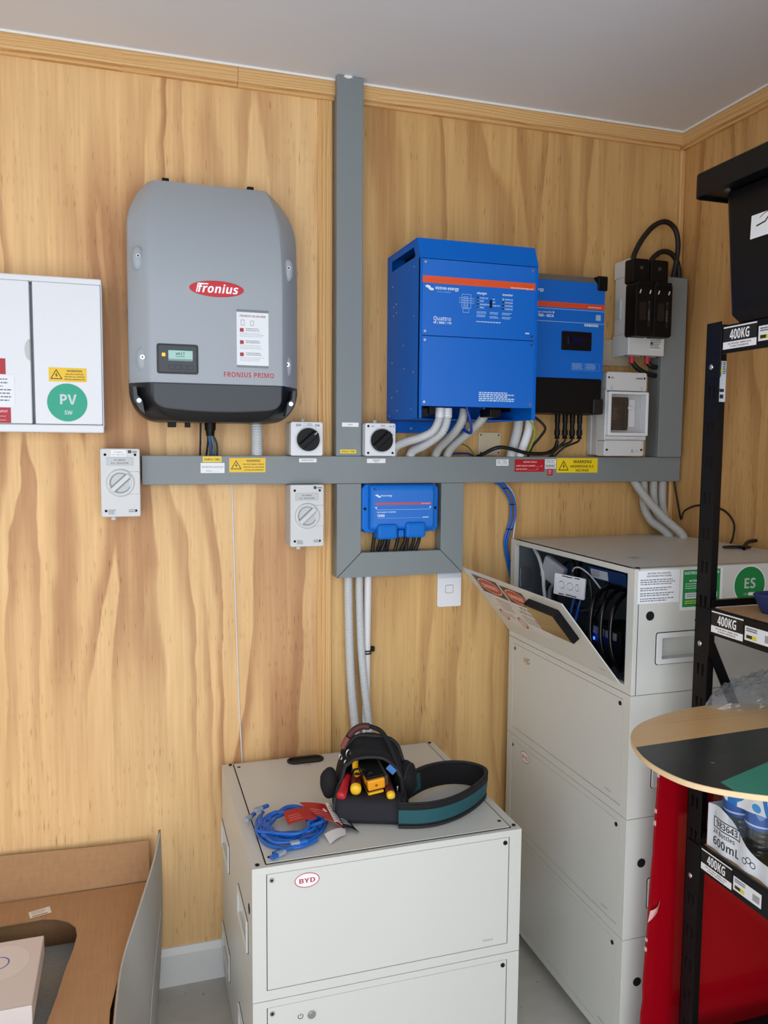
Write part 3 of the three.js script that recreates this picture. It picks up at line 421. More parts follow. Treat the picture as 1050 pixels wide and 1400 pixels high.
  const b = wpart('front_panel', uvMetres(plate(0.748, 1.080, 1.6865, 1.8715, F - 0.004, F, 0.001, 0.0006), 0.334, 0.2, 'x', 'y', -0.748, -1.68), lowP, t); lowP.roughness = 0.38;
  for (const [x, y, p] of [[0.755, 2.064, a], [1.071, 2.064, a], [0.755, 1.884, a], [1.071, 1.884, a], [0.755, 1.861, b], [1.071, 1.861, b], [0.755, 1.697, b], [1.071, 1.697, b]]) wpart('screw', disc(x, y, F - 0.0005, 0.0035, 0.0018, 12), M.chrome, p);
  wpart('rocker_switch', merge([rbox(0.942, 0.949, 1.955, 1.976, F - 0.001, F + 0.002, 0.001)]), M.black, a);
  for (const [z, y] of [[0.05, 2.04], [0.235, 2.06], [0.235, 1.93], [0.235, 1.78], [0.22, 1.68], [0.05, 1.82], [0.15, 1.86], [0.10, 1.68], [0.05, 1.72], [0.1, 1.735], [0.03, 1.6665], [0.06, 1.98], [0.085, 1.985], [0.06, 1.955], [0.085, 1.96], [0.16, 1.795]]) wpart('rivet', cyl(0.0022, 0.0026, 0.0012, 10).rotateZ(Math.PI / 2).translate(x0 - 0.0004, y, z), M.steel, t);
  wpart('terminal_block', merge([rbox(0.752, 0.785, 1.658, 1.684, 0.17, 0.24, 0.003), rbox(0.788, 0.806, 1.666, 1.69, 0.19, 0.235, 0.003)]), M.black, t);
  wpart('terminal_block', merge([rbox(0.965, 1.0, 1.662, 1.685, 0.18, 0.25, 0.003), rbox(0.972, 0.982, 1.685, 1.692, 0.2, 0.25, 0.001)]), M.black, t);
}
{ const t = thing('mounting_plate', 'blue steel strip on the plywood just below the big blue inverter', 'bracket', [0.89, 1.618, 0]);
  wpart('strip', plate(0.752, 0.995, 1.618, 1.6525, 0.0005, 0.012, 0.002, 0.001), M.blue, t); for (const x of [0.815, 0.985]) wpart('screw', disc(x, 1.632, 0.0118, 0.004, 0.002, 12), M.steel, t); }
{ const t = thing('cover_plate', 'beige square blanking plate with corner screws on the plywood between conduits and black cables', 'cover plate', [1.08, 1.555, 0]);
  wpart('plate', plate(1.042, 1.119, 1.552, 1.623, 0.0005, 0.005, 0.003, 0.001), std(0xcdbb9c, 0.5), t); for (const [x, y] of [[1.05, 1.56], [1.111, 1.56], [1.05, 1.615], [1.111, 1.615]]) wpart('screw', disc(x, y, 0.0048, 0.0026, 0.001, 12), M.black, t); }

// ------------------------------------------------------------------ flat blue solar charge controller
{
  const t = thing('charge_controller', 'flat blue solar charge controller with black lower third, half behind the big blue inverter', 'charge controller', [1.24, 1.682, 0]);
  const F = 0.135, x0 = 1.082, x1 = 1.397;
  wpart('body', merge([alongX([[0.0005, 1.79], [F - 0.004, 1.79], [F - 0.004, 2.068], [F - 0.03, 2.094], [0.0005, 2.094]], x0 + 0.001, x1 - 0.003)]), M.blue, t);
  wpart('top_bevel', alongX([[F - 0.0035, 2.076], [F - 0.0015, 2.078], [F - 0.022, 2.0985], [F - 0.026, 2.0955]], x0 + 0.002, x1 - 0.03), std(0x6d6a63, 0.5), t);
  const pr = print(0.315, 0.29, 3600, (g, w, h) => {
    const X = (x) => (x - 1.082) / 0.315 * w, Y = (y) => h - (y - 1.788) / 0.29 * h, k = w / 0.315;
    g.fillStyle = '#0066c8'; g.fillRect(0, 0, w, h); g.fillStyle = '#d84a22'; g.fillRect(0, Y(2.013), w, 0.0155 * k); ink(g, 'www.victronenergy.com', X(1.385), Y(2.004), 0.006 * k, { c: '#f4ddd2', a: 'right', w: 0.046 * k });
    g.fillStyle = '#a9c4e2'; g.fillRect(0, Y(1.9935), w, 0.0013 * k); g.fillRect(0, Y(1.956), w, 0.0013 * k);
    ink(g, 'victron energy', X(1.187), Y(2.047), 0.012 * k, { c: '#dfe9f3', a: 'right' }); ink(g, 'solar charge controller', X(1.217), Y(1.982), 0.008 * k, { c: '#d3e1f0', a: 'right', b: '' }); g.fillStyle = '#d3e1f0'; g.fillRect(X(1.219), Y(1.985), 0.004 * k, 0.006 * k);
    ink(g, '450 | 100 - MC4', X(1.222), Y(1.971), 0.0115 * k, { c: '#e3edf6', a: 'right' }); g.fillStyle = '#9db8d6'; g.fillRect(X(1.367), Y(1.982), 0.017 * k, 0.017 * k); bars(g, X(1.328), Y(1.953), 0.056 * k, 0.009 * k, 1, '#c6d8ea', 0.8);
    g.strokeStyle = '#9db8d6'; g.lineWidth = 2; g.strokeRect(X(1.288), Y(1.834), 0.045 * k, 0.022 * k); g.strokeRect(X(1.336), Y(1.834), 0.048 * k, 0.022 * k); bars(g, X(1.290), Y(1.832), 0.04 * k, 0.018 * k, 4, '#9db8d6'); bars(g, X(1.338), Y(1.832), 0.04 * k, 0.018 * k, 4, '#9db8d6');
  }, { roughness: 0.4 });
  wpart('front_panel', uvMetres(plate(x0, x1, 1.788, 2.077, F - 0.006, F, 0.002, 0.001), 0.315, 0.29, 'x', 'y', -x0, -1.788), pr, t);
  const low = wpart('lower_cover', merge([rbox(x0, x1 - 0.004, 1.682, 1.7885, 0.0005, F + 0.004, 0.006)]), M.black, t);
  wpart('corner_cap', rbox(1.362, x1 + 0.001, 1.68, 1.728, 0.05, F + 0.008, 0.004), M.rubber, low);
  wpart('corner_cap', merge([rbox(1.369, x1 + 0.006, 2.055, 2.099, 0.02, F + 0.006, 0.004)]), M.black, t);
  const d = wpart('display', plate(1.250, 1.352, 1.872, 1.928, F - 0.001, F + 0.004, 0.003, 0.001), M.black, t);
  wpart('screen', plate(1.271, 1.330, 1.889, 1.912, F + 0.0035, F + 0.0045, 0.001, 0.0004), new THREE.MeshPhysicalMaterial({ color: 0x0c0e30, roughness: 0.15, clearcoat: 0.4 }), d);
}
// solar connectors under it, with their leads curling into the trunking
[[1.281, 1.278, 'first'], [1.308, 1.272, 'second'], [1.334, 1.268, 'third'], [1.360, 1.284, 'fourth']].forEach(([x, xe, w], i) => {
  const t = thing('solar_connector', `black plug-in solar connector with its lead under the charge controller, ${w} from the left`, 'connector', [x, 1.6, 0.07]);
  wpart('plug', merge([cyl(0.0085, 0.0085, 0.03, 16).translate(x, 1.669, 0.07), cyl(0.0072, 0.0072, 0.026, 16).translate(x, 1.645, 0.07), cyl(0.0095, 0.0095, 0.018, 8).translate(x, 1.624, 0.07), cyl(0.009, 0.005, 0.012, 12).rotateX(Math.PI).translate(x, 1.611, 0.07)]), M.black, t);
  wpart('lead', tube([[x, 1.612, 0.07], [x + (i > 1 ? -0.004 : 0), 1.597, 0.07], [(x + xe) / 2 - 0.004 * i, 1.578, 0.066], [xe, 1.545, 0.04]], 0.0035, 24, 8), M.blackCable, t);
});
cable('battery_cable', 'thick black cable lying in a wave along the trunking top, before the beige plate', [[1.026, 1.546, 0.03], [1.036, 1.557, 0.06], [1.056, 1.572, 0.085], [1.08, 1.577, 0.09], [1.115, 1.572, 0.09], [1.16, 1.561, 0.088], [1.205, 1.5575, 0.085], [1.245, 1.561, 0.08], [1.272, 1.576, 0.075], [1.281, 1.598, 0.072]], 0.006, M.blackCable, null, 60);
cable('power_cable', 'black cable bowing out from under the right end of the big blue inverter', [[1.178, 1.672, 0.1], [1.2, 1.660, 0.1], [1.222, 1.636, 0.1], [1.214, 1.607, 0.08], [1.2, 1.58, 0.06], [1.198, 1.545, 0.035]], 0.0042, M.blackCable);
cable('earth_wire', 'green and yellow striped wire beside the two right conduits of the big blue inverter', [[1.155, 1.67, 0.1], [1.18, 1.645, 0.1], [1.192, 1.62, 0.09], [1.19, 1.58, 0.07], [1.186, 1.545, 0.04]], 0.0026, M.greenYellow);
cable('earth_wire', 'dark green and yellow wire below the big blue inverter, ending beside the beige plate', [[0.93, 1.603, 0.09], [0.955, 1.59, 0.06], [0.99, 1.578, 0.04], [1.012, 1.56, 0.03], [1.018, 1.545, 0.025]], 0.0024, std(0x6a7428, 0.5));
cable('control_wire', 'dark blue wire lying flat along the trunking top behind the conduits', [[0.93, 1.556, 0.03], [0.97, 1.5575, 0.03], [1.0, 1.556, 0.03], [1.018, 1.546, 0.03]], 0.003, std(0x1b2c66, 0.4));
cable('control_wire', 'bright blue wire hanging out of the big blue inverter between two conduits', [[0.915, 1.69, 0.2], [0.925, 1.66, 0.2], [0.935, 1.63, 0.19], [0.94, 1.617, 0.17], [0.93, 1.63, 0.13]], 0.004, std(0x1d3f94, 0.4));
// conduits under the big blue inverter
function glandHose(label, pts, r, mat, pitch, amp, cuff = true) {
  const t = thing('flexible_conduit', label, 'conduit', pts[pts.length - 1]);
  wpart('tube', hose(pts, r, pitch, amp), mat, t);
  if (cuff) { const [x, y, z] = pts[0], g = []; for (let k = 0; k < 2; k++) g.push(cyl(r + 0.0016, r + 0.0014, 0.026, 28).translate(x, y - 0.010, z)); wpart('coupling', g[0], M.white, t); }
}
glandHose('pale conduit bending far left under the big blue inverter, leftmost of the group', [[0.834, 1.683, 0.2], [0.832, 1.655, 0.2], [0.818, 1.622, 0.19], [0.79, 1.603, 0.165], [0.765, 1.591, 0.12], [0.748, 1.575, 0.07], [0.748, 1.545, 0.035]], 0.0115, M.conduit, 0.0055, 0.05);
glandHose('pale ribbed conduit just right of the leftmost one under the big blue inverter', [[0.860, 1.683, 0.19], [0.858, 1.65, 0.19], [0.848, 1.617, 0.175], [0.82, 1.583, 0.12], [0.806, 1.565, 0.06], [0.803, 1.545, 0.035]], 0.0125, M.conduit, 0.007, 0.1);
glandHose('grey conduit with a white collar under the big blue inverter, third from the left', [[0.921, 1.685, 0.17], [0.913, 1.65, 0.17], [0.9, 1.615, 0.14], [0.886, 1.575, 0.07], [0.884, 1.545, 0.035]], 0.0125, M.conduitGrey, 0.005, 0.035, false);
glandHose('grey conduit slanting under the big blue inverter, right of the bright blue wire', [[0.99, 1.685, 0.18], [0.975, 1.655, 0.17], [0.95, 1.62, 0.14], [0.925, 1.578, 0.075], [0.922, 1.545, 0.035]], 0.0125, M.conduitGrey, 0.005, 0.035, true);
glandHose('pale conduit at the right under the big blue inverter, left one of the pair', [[1.152, 1.675, 0.06], [1.148, 1.63, 0.06], [1.14, 1.58, 0.05], [1.139, 1.545, 0.035]], 0.0145, M.conduit, 0.005, 0.06, false);
glandHose('pale printed conduit at the right under the big blue inverter, right one of the pair', [[1.19, 1.675, 0.06], [1.186, 1.63, 0.06], [1.172, 1.575, 0.05], [1.168, 1.545, 0.035]], 0.0135, M.white, 0.005, 0.04, false);

// ------------------------------------------------------------------ fuse disconnector, breaker enclosure, corner cables
{
  const t = thing('fuse_switch', 'grey fuse disconnector with two black lever covers beside the corner trunking', 'fuse switch', [1.58, 1.868, 0]);
  wpart('body', merge([rbox(1.512, 1.655, 1.93, 2.13, 0.012, 0.088, 0.003), rbox(1.507, 1.656, 2.118, 2.172, 0.012, 0.09, 0.003), rbox(1.508, 1.642, 1.872, 1.94, 0.012, 0.102, 0.003)]), M.abs, t);
  wpart('side_catch', merge([rbox(1.508, 1.515, 1.99, 2.05, 0.02, 0.05, 0.002)]), M.absDark, t);
  const lever = (x0, x1) => {
    const b = wpart('lever_cover', merge([extrude(roundRect(x0, x1, 1.925, 2.092, 0.01), 0.085, 0.142, 0.004), extrude(roundRect(x0 + 0.001, x1 - 0.001, 2.092, 2.168, 0.008), 0.075, 0.118, 0.004), rbox(x0 + 0.006, x1 - 0.006, 2.08, 2.094, 0.12, 0.146, 0.004)]), M.black, t);
    for (const q of [0.25, 0.8]) wpart('test_slot', rbox(-0.0018, 0.0018, -0.006, 0.006, 0, 0.001, 0.0008).rotateZ(-0.35).translate(x0 + (x1 - x0) * q, 2.062, 0.1416), M.absWhite, b);
    wpart('label_window', plate(x0 + 0.014, x0 + 0.038, 1.975, 2.03, 0.141, 0.1428, 0.003, 0.0005), std(0x1b1b1c, 0.25), b);
    stick('maker_mark', x0 + 0.044, x0 + 0.053, 1.955, 2.035, 0.142, 4000, (g, w, h) => { g.fillStyle = '#121314'; g.fillRect(0, 0, w, h); g.translate(w / 2, h / 2); g.rotate(-Math.PI / 2); ink(g, 'KETO 00-S', -h * 0.05, 0, w * 0.8, { c: '#77797b', w: h * 0.8 }); g.strokeStyle = '#77797b'; g.lineWidth = 2; g.beginPath(); g.arc(h * 0.44, 0, w * 0.3, 0, 7); g.stroke(); }, b);
    stick('brand_mark', x0 + 0.027, x0 + 0.040, 2.133, 2.146, 0.118, 4000, (g, w, h) => { g.fillStyle = '#121314'; g.fillRect(0, 0, w, h); ink(g, 'EF', w / 2, h / 2, h * 0.7, { c: '#6b6d6f', it: 'italic' }); }, b);
  };
  lever(1.502, 1.567); lever(1.568, 1.637);
  stick('rating_label', 1.585, 1.635, 1.888, 1.925, 0.102, 3500, (g, w, h) => { g.fillStyle = '#dcdedd'; g.fillRect(0, 0, w, h); bars(g, w * 0.05, h * 0.08, w * 0.85, h * 0.8, 5, '#555'); g.fillStyle = '#444'; g.fillRect(w * 0.08, h * 0.3, w * 0.18, h * 0.22); }, t);
  for (const x of [1.515, 1.57, 1.585, 1.632]) wpart('screw', cyl(0.004, 0.004, 0.003, 10).translate(x, 1.8715, 0.08), M.hole, t);
}
{ const t = thing('backing_board', 'pale flat board on the plywood behind the grey fuse disconnector', 'board', [1.52, 1.84, 0]); wpart('board', plate(1.455, 1.575, 1.845, 1.93, 0.0005, 0.011, 0.002, 0.0008), std(0xb3a58c, 0.6), t); }
const fuseCable = (l, p, r = 0.0085) => cable('battery_cable', l, p, r, M.rubber, null, 60);
fuseCable('thick black cable looping high from the top of the grey fuse disconnector', [[1.548, 2.165, 0.05], [1.556, 2.2, 0.05], [1.585, 2.25, 0.05], [1.625, 2.292, 0.05], [1.668, 2.308, 0.05], [1.705, 2.288, 0.05], [1.719, 2.24, 0.05], [1.717, 2.18, 0.045], [1.708, 2.12, 0.04]]);
fuseCable('thick black cable in a low loop from the grey fuse disconnector to the corner trunking', [[1.612, 2.165, 0.05], [1.625, 2.19, 0.05], [1.655, 2.212, 0.05], [1.69, 2.212, 0.048], [1.72, 2.19, 0.044], [1.734, 2.155, 0.04], [1.735, 2.12, 0.036]]);
for (const [l, p] of [['short black cable with a red band, left one below the grey fuse disconnector', [[1.549, 1.876, 0.06], [1.551, 1.858, 0.061], [1.566, 1.838, 0.064], [1.595, 1.823, 0.064], [1.63, 1.816, 0.055], [1.66, 1.816, 0.04]]], ['short black cable with a red band, right one below the grey fuse disconnector', [[1.607, 1.876, 0.06], [1.609, 1.858, 0.061], [1.618, 1.846, 0.064], [1.635, 1.842, 0.056], [1.66, 1.843, 0.042]]]]) {
  const t = thing('battery_cable', l, 'cable', [p[0][0], 1.84, 0.06]);
  wpart('sheath', tube(p, 0.008, 40, 12), M.rubber, t); wpart('red_band', cyl(0.0092, 0.0092, 0.022, 16).translate(p[0][0] + 0.001, 1.861, 0.0605), M.redBand, t);
}
{
  const t = thing('breaker_enclosure', 'white circuit breaker box with a clear window standing on the trunking in the corner', 'breaker box', [1.5, 1.552, 0]);
  wpart('base', merge([rbox(1.428, 1.605, 1.553, 1.818, 0.0005, 0.03, 0.006), rbox(1.429, 1.604, 1.554, 1.817, 0.029, 0.062, 0.006)]), M.absDark, t);
  wpart('base_lip', extrude((() => { const s = roundRect(1.4285, 1.6045, 1.5535, 1.8175, 0.006); s.holes.push(roundRect(1.4315, 1.6015, 1.5565, 1.8145, 0.004, THREE.Path)); return s; })(), 0.06, 0.064, 0.0005), M.absWhite, t);
  wpart('end_cover', plate(1.428, 1.576, 1.757, 1.816, 0.062, 0.11, 0.008, 0.003), M.abs, t);
  wpart('end_cover', plate(1.428, 1.572, 1.552, 1.602, 0.062, 0.108, 0.006, 0.003), M.abs, t);
  const wx0 = 1.424, wx1 = 1.578, wy0 = 1.604, wy1 = 1.756;
  wpart('breaker_deck', box(wx0 + 0.006, wx1 - 0.004, wy0, wy1, 0.062, 0.088), M.absDark, t);
  wpart('window_frame', extrude((() => { const s = roundRect(wx0 + 0.006, wx1 - 0.001, wy0 + 0.012, wy1 - 0.002, 0.004); s.holes.push(roundRect(wx0 + 0.017, wx1 - 0.009, wy0 + 0.022, wy1 - 0.010, 0.003, THREE.Path)); return s; })(), 0.088, 0.122, 0.002), M.absWhite, t);
  wpart('window_sill', merge([rbox(wx0, wx0 + 0.006, wy0 - 0.002, wy1 + 0.004, 0.062, 0.112, 0.002), rbox(wx0 + 0.006, wx1, wy0 - 0.001, wy0 + 0.0115, 0.09, 0.11, 0.002), rbox(1.503, 1.545, wy0 + 0.001, wy0 + 0.011, 0.108, 0.117, 0.002)]), M.abs, t);
  wpart('window_pane', rbox(wx0 + 0.017, wx1 - 0.0095, wy0 + 0.0225, wy1 - 0.0105, 0.117, 0.1185, 0.0004), M.glass, t);
  const br = wpart('circuit_breaker', merge([rbox(1.447, 1.515, 1.634, 1.738, 0.0885, 0.102, 0.002), rbox(1.500, 1.514, 1.645, 1.733, 0.10, 0.106, 0.002)]), std(0x101311, 0.5), t);
  stick('rating_print', 1.453, 1.480, 1.658, 1.708, 0.1022, 3500, (g, w, h) => { g.fillStyle = '#101311'; g.fillRect(0, 0, w, h); g.strokeStyle = '#59615a'; g.lineWidth = 2; g.strokeRect(2, 2, w - 4, h - 4); bars(g, w * 0.15, h * 0.1, w * 0.7, h * 0.8, 6, '#59615a'); }, br);
  wpart('toggle', merge([rbox(1.516, 1.544, 1.644, 1.732, 0.0885, 0.0975, 0.002), rbox(1.511, 1.528, 1.7, 1.709, 0.097, 0.11, 0.002)]), M.absWhite, br);
  for (const [x, y] of [[1.436, 1.798], [1.566, 1.798], [1.436, 1.572], [1.563, 1.572]]) wpart('screw', disc(x, y, 0.1085, 0.0034, 0.0022, 12), M.hole, t);
  for (const x of [1.446, 1.556]) wpart('latch', merge([box(x - 0.004, x + 0.004, 1.757, 1.772, 0.1095, 0.1112)]), M.absDark, t);
  stick('marking', 1.525, 1.553, 1.562, 1.575, 0.1082, 4000, (g, w, h) => { g.fillStyle = '#d1d3d2'; g.fillRect(0, 0, w, h); bolt(g, w * 0.15, h * 0.5, h * 0.75); bars(g, w * 0.6, h * 0.4, w * 0.35, h * 0.3, 1, '#777'); }, t);
  stick('marking', 1.535, 1.56, 1.794, 1.800, 0.1102, 4000, (g, w, h) => { g.fillStyle = '#d1d3d2'; g.fillRect(0, 0, w, h); bars(g, 0, h * 0.1, w, h * 0.8, 1, '#444', 0.9); }, t);
  stick('marking', 1.443, 1.455, 1.794, 1.800, 0.1102, 4000, (g, w, h) => { g.fillStyle = '#d1d3d2'; g.fillRect(0, 0, w, h); bars(g, 0, h * 0.1, w, h * 0.8, 1, '#777', 0.9); }, t);
}

// ------------------------------------------------------------------ small blue busbar box inside the U
{
  const t = thing('busbar_box', 'small blue power distribution box hanging inside the U-shaped grey trunking', 'distribution box', [0.77, 1.30, 0]);
  const cham = (x0, x1, y0, y1, c) => poly([[x0 + c, y0], [x1 - c, y0], [x1, y0 + c], [x1, y1 - c], [x1 - c, y1], [x0 + c, y1], [x0, y1 - c], [x0, y0 + c]]);
  wpart('base', extrude(cham(0.6485, 0.888, 1.323, 1.466, 0.012), 0.012, 0.062, 0.006), M.blueLid, t);
  const face = print(0.19, 0.115, 4500, (g, w, h) => {
    const k = w / 0.19; g.fillStyle = '#1272d2'; g.fillRect(0, 0, w, h); swoosh(g, 0.012 * k, 0.016 * k, 0.013 * k); ink(g, 'victron energy', 0.023 * k, 0.017 * k, 0.0075 * k, { c: '#e0ebf6', a: 'left', w: 0.036 * k });
    g.fillStyle = '#cf4a44'; g.fillRect(0.008 * k, 0.04 * k, 0.176 * k, 0.0065 * k); ink(g, 'www.victronenergy.com', 0.182 * k, 0.0432 * k, 0.0045 * k, { c: '#f0d0cc', a: 'right', w: 0.03 * k });
    g.strokeStyle = '#9fc4ea'; g.lineWidth = 0.0012 * k; g.beginPath(); g.moveTo(0.012 * k, 0.056 * k); g.lineTo(0.012 * k, 0.062 * k); g.lineTo(0.18 * k, 0.062 * k); g.lineTo(0.18 * k, 0.056 * k); g.stroke(); g.fillStyle = '#dce9f6'; for (const [x, s] of [[0.008, -1], [0.183, 1]]) { g.beginPath(); g.moveTo((x + s * 0.003) * k, 0.055 * k); g.lineTo((x - s * 0.003) * k, 0.0515 * k); g.lineTo((x - s * 0.003) * k, 0.0585 * k); g.fill(); }
    ink(g, 'Lynx power in 48VDC', 0.012 * k, 0.0695 * k, 0.006 * k, { c: '#e0ebf6', a: 'left', w: 0.066 * k }); ink(g, '1000', 0.012 * k, 0.081 * k, 0.011 * k, { c: '#e6f0f8', a: 'left', w: 0.026 * k }); g.fillStyle = '#7fb0e2'; g.fillRect(0.012 * k, 0.0885 * k, 0.168 * k, 0.001 * k); bars(g, 0.158 * k, 0.086 * k, 0.022 * k, 0.004 * k, 1, '#d0e2f4', 0.9);
  }, { roughness: 0.4 });
  const lid = wpart('lid', extrude(cham(0.667, 0.868, 1.332, 1.464, 0.004), 0.05, 0.082, 0.009), M.blueLid, t);
  sticker('front_print', 0.676, 0.862, 1.343, 1.449, 0.082, face, lid, 0.0004);
  wpart('cable_cover', merge([extrude(roundRect(0.688, 0.750, 1.305, 1.35, 0.009), 0.03, 0.094, 0.008), ]), M.blueLid, t);
  wpart('cable_cover', extrude(roundRect(0.775, 0.838, 1.308, 1.354, 0.009), 0.03, 0.094, 0.008), M.blueLid, t);
  wpart('latch', rbox(0.753, 0.771, 1.31, 1.332, 0.04, 0.088, 0.004), M.blueLid, t);
  for (const x of [0.657, 0.878]) wpart('fixing_hole', disc(x, 1.394, 0.0612, 0.0045, 0.0012, 16), M.hole, t);
  [0.694, 0.709, 0.722, 0.738, 0.765, 0.784, 0.8, 0.815, 0.83].forEach((x, i) => { cable('busbar_cable', `black cable below the small blue box, number ${['one', 'two', 'three', 'four', 'five', 'six', 'seven', 'eight', 'nine'][i]} counted from the left`, [[x, 1.33, 0.045], [x - 0.003 + 0.004 * (i % 3), 1.297, 0.04 + 0.006 * (i % 2)], [x - 0.006, 1.262, 0.035]], 0.0058, M.blackCable, 'black cables below the small blue box', 12); });
}
{ const t = thing('wall_switch', 'white wall switch plate with one square button, right below the U-shaped trunking', 'wall switch', [0.95, 1.076, 0]);
  wpart('plate', plate(0.910, 0.990, 1.077, 1.1895, 0.0005, 0.010, 0.006, 0.002), M.white, t); wpart('button', plate(0.937, 0.961, 1.122, 1.145, 0.0095, 0.0125, 0.004, 0.0012), M.white, t); wpart('button_gap', extrude((() => { const s = roundRect(0.9355, 0.9625, 1.1205, 1.1465, 0.0045); s.holes.push(roundRect(0.9368, 0.9612, 1.1218, 1.1452, 0.004, THREE.Path)); return s; })(), 0.0096, 0.0103, 0), std(0x8d9093, 0.6), t);
  wpart('name_strip', plate(0.9115, 0.9885, 1.168, 1.1885, 0.0095, 0.0104, 0.003, 0.0003), std(0xccd3dc, 0.45), t); }
conduit('pale ribbed conduit below the U-shaped trunking, leftmost of the three pipes', [[0.617, 1.195, 0.024], [0.618, 1.12, 0.024], [0.622, 0.98, 0.023], [0.629, 0.85, 0.022], [0.641, 0.73, 0.02], [0.647, 0.64, 0.018]], 0.0125, M.conduit, null, 0.0056, 0.07);
conduit('pale ribbed conduit below the U-shaped trunking, middle of the three pipes', [[0.651, 1.195, 0.024], [0.652, 1.12, 0.024], [0.657, 0.98, 0.027], [0.667, 0.86, 0.03], [0.682, 0.74, 0.026], [0.690, 0.64, 0.019]], 0.0115, M.conduit, null, 0.0056, 0.07);
{ const t = thing('rigid_conduit', 'smooth white pipe held by a black clip, rightmost below the U-shaped trunking', 'pipe', [0.679, 0.64, 0.013]); wpart('pipe', tube([[0.6815, 1.195, 0.0155], [0.680, 1.0, 0.0125], [0.679, 0.85, 0.0125], [0.677, 0.64, 0.0125]], 0.0112, 30, 20), M.pipe, t);
  wpart('lower_pipe', cyl(0.0095, 0.0095, 0.01, 16).translate(0.677, 0.645, 0.0125), M.pipe, t); }
{ const t = thing('pipe_clip', 'small black clip screwed to the plywood around the white pipe', 'pipe clip', [0.69, 0.95, 0]);
  wpart('clamp', merge([new THREE.TorusGeometry(0.013, 0.0022, 8, 24).rotateX(Math.PI / 2).translate(0.6795, 0.949, 0.0135), new THREE.TorusGeometry(0.013, 0.0022, 8, 24).rotateX(Math.PI / 2).translate(0.6795, 0.957, 0.0135), rbox(0.669, 0.673, 0.947, 0.959, 0.004, 0.022, 0.001)]), M.black, t); wpart('foot', rbox(0.691, 0.706, 0.951, 0.967, 0.0005, 0.012, 0.003), M.black, t); }
// right end of the trunking: four grey conduits into the top of the battery stack, loose black lead
conduit('grey ribbed conduit crossing in front, from the trunking down to the battery stack', [[1.590, 1.475, 0.035], [1.598, 1.455, 0.042], [1.625, 1.405, 0.07], [1.66, 1.35, 0.11], [1.695, 1.305, 0.15], [1.70, 1.285, 0.16]], 0.0135, M.conduitGrey, null, 0.005, 0.05);
conduit('grey conduit dropping in a deep curve from the trunking to the battery stack', [[1.632, 1.475, 0.03], [1.634, 1.43, 0.03], [1.638, 1.38, 0.034], [1.652, 1.338, 0.05], [1.672, 1.315, 0.08], [1.682, 1.295, 0.105], [1.684, 1.28, 0.11]], 0.014, M.conduitGrey, null, 0.005, 0.035);
conduit('grey conduit straight under the trunking in the corner, third from the left', [[1.672, 1.475, 0.03], [1.673, 1.42, 0.03], [1.68, 1.37, 0.035], [1.7, 1.325, 0.05], [1.715, 1.30, 0.065], [1.717, 1.28, 0.07]], 0.0135, M.conduitGrey, null, 0.005, 0.035);
conduit('grey conduit straight under the trunking in the corner, nearest the side wall', [[1.708, 1.475, 0.028], [1.709, 1.42, 0.028], [1.714, 1.37, 0.03], [1.733, 1.32, 0.036], [1.743, 1.28, 0.04]], 0.0135, M.conduitGrey, null, 0.005, 0.035);
cable('loose_lead', 'thin black lead looping from the trunking end along the right wall to the stack top', [[1.752, 1.475, 0.03], [1.756, 1.44, 0.035], [1.757, 1.39, 0.05], [1.748, 1.352, 0.075], [1.742, 1.345, 0.09], [1.745, 1.372, 0.1], [1.756, 1.392, 0.14], [1.76, 1.396, 0.2], [1.76, 1.385, 0.27], [1.757, 1.35, 0.315], [1.742, 1.31, 0.33], [1.73, 1.2935, 0.335]], 0.003, M.blackCable, null, 90);
{ const t = thing('cable_grommet', 'flat black cable loop lying on the battery stack top behind the rack post', 'grommet', [1.665, 1.2925, 0.45]); wpart('ring', new THREE.TorusGeometry(0.026, 0.003, 8, 32).scale(1.5, 0.62, 1).rotateX(Math.PI / 2).rotateY(-0.2).translate(1.668, 1.2955, 0.432), M.rubber, t); }
cable('loose_lead', 'short thick black lead curving onto the stack top at the right edge', [[1.66, 1.296, 0.468], [1.69, 1.302, 0.44], [1.72, 1.308, 0.42], [1.755, 1.309, 0.41]], 0.0055, M.blackCable);
const tie = (parent, x, y, z, r) => wpart('cable_tie', new THREE.TorusGeometry(r, 0.0014, 6, 20).rotateX(Math.PI / 2).translate(x, y, z), M.black, parent);
{ const t = thing('network_cable', 'blue cable with black ties curving down behind the battery stack, front one of the pair', 'cable', [1.14, 1.25, 0.03]);
  const p = [[1.092, 1.472, 0.03], [1.118, 1.462, 0.032], [1.148, 1.43, 0.03], [1.161, 1.395, 0.028], [1.1615, 1.35, 0.026], [1.148, 1.31, 0.022], [1.141, 1.275, 0.016], [1.150, 1.23, 0.012], [1.17, 1.15, 0.012]];
  wpart('sheath', tube(p, 0.004, 60, 10), M.blueCable, t); tie(t, 1.156, 1.397, 0.022, 0.0095); tie(t, 1.148, 1.318, 0.02, 0.0095); tie(t, 1.126, 1.449, 0.028, 0.009); }
cable('network_cable', 'blue cable tied alongside another one right of the U-shaped trunking, rear one of the pair', [[1.084, 1.472, 0.022], [1.112, 1.457, 0.022], [1.138, 1.425, 0.02], [1.152, 1.395, 0.018], [1.153, 1.35, 0.016], [1.142, 1.31, 0.014], [1.136, 1.275, 0.011], [1.146, 1.22, 0.009], [1.168, 1.14, 0.009]], 0.0042, M.blueCable);
cable('network_cable', 'white cable running beside the two blue ones into the battery stack', [[1.10, 1.472, 0.026], [1.14, 1.452, 0.024], [1.166, 1.41, 0.018], [1.171, 1.34, 0.012], [1.166, 1.29, 0.012], [1.164, 1.2, 0.012]], 0.0028, M.whiteCable);

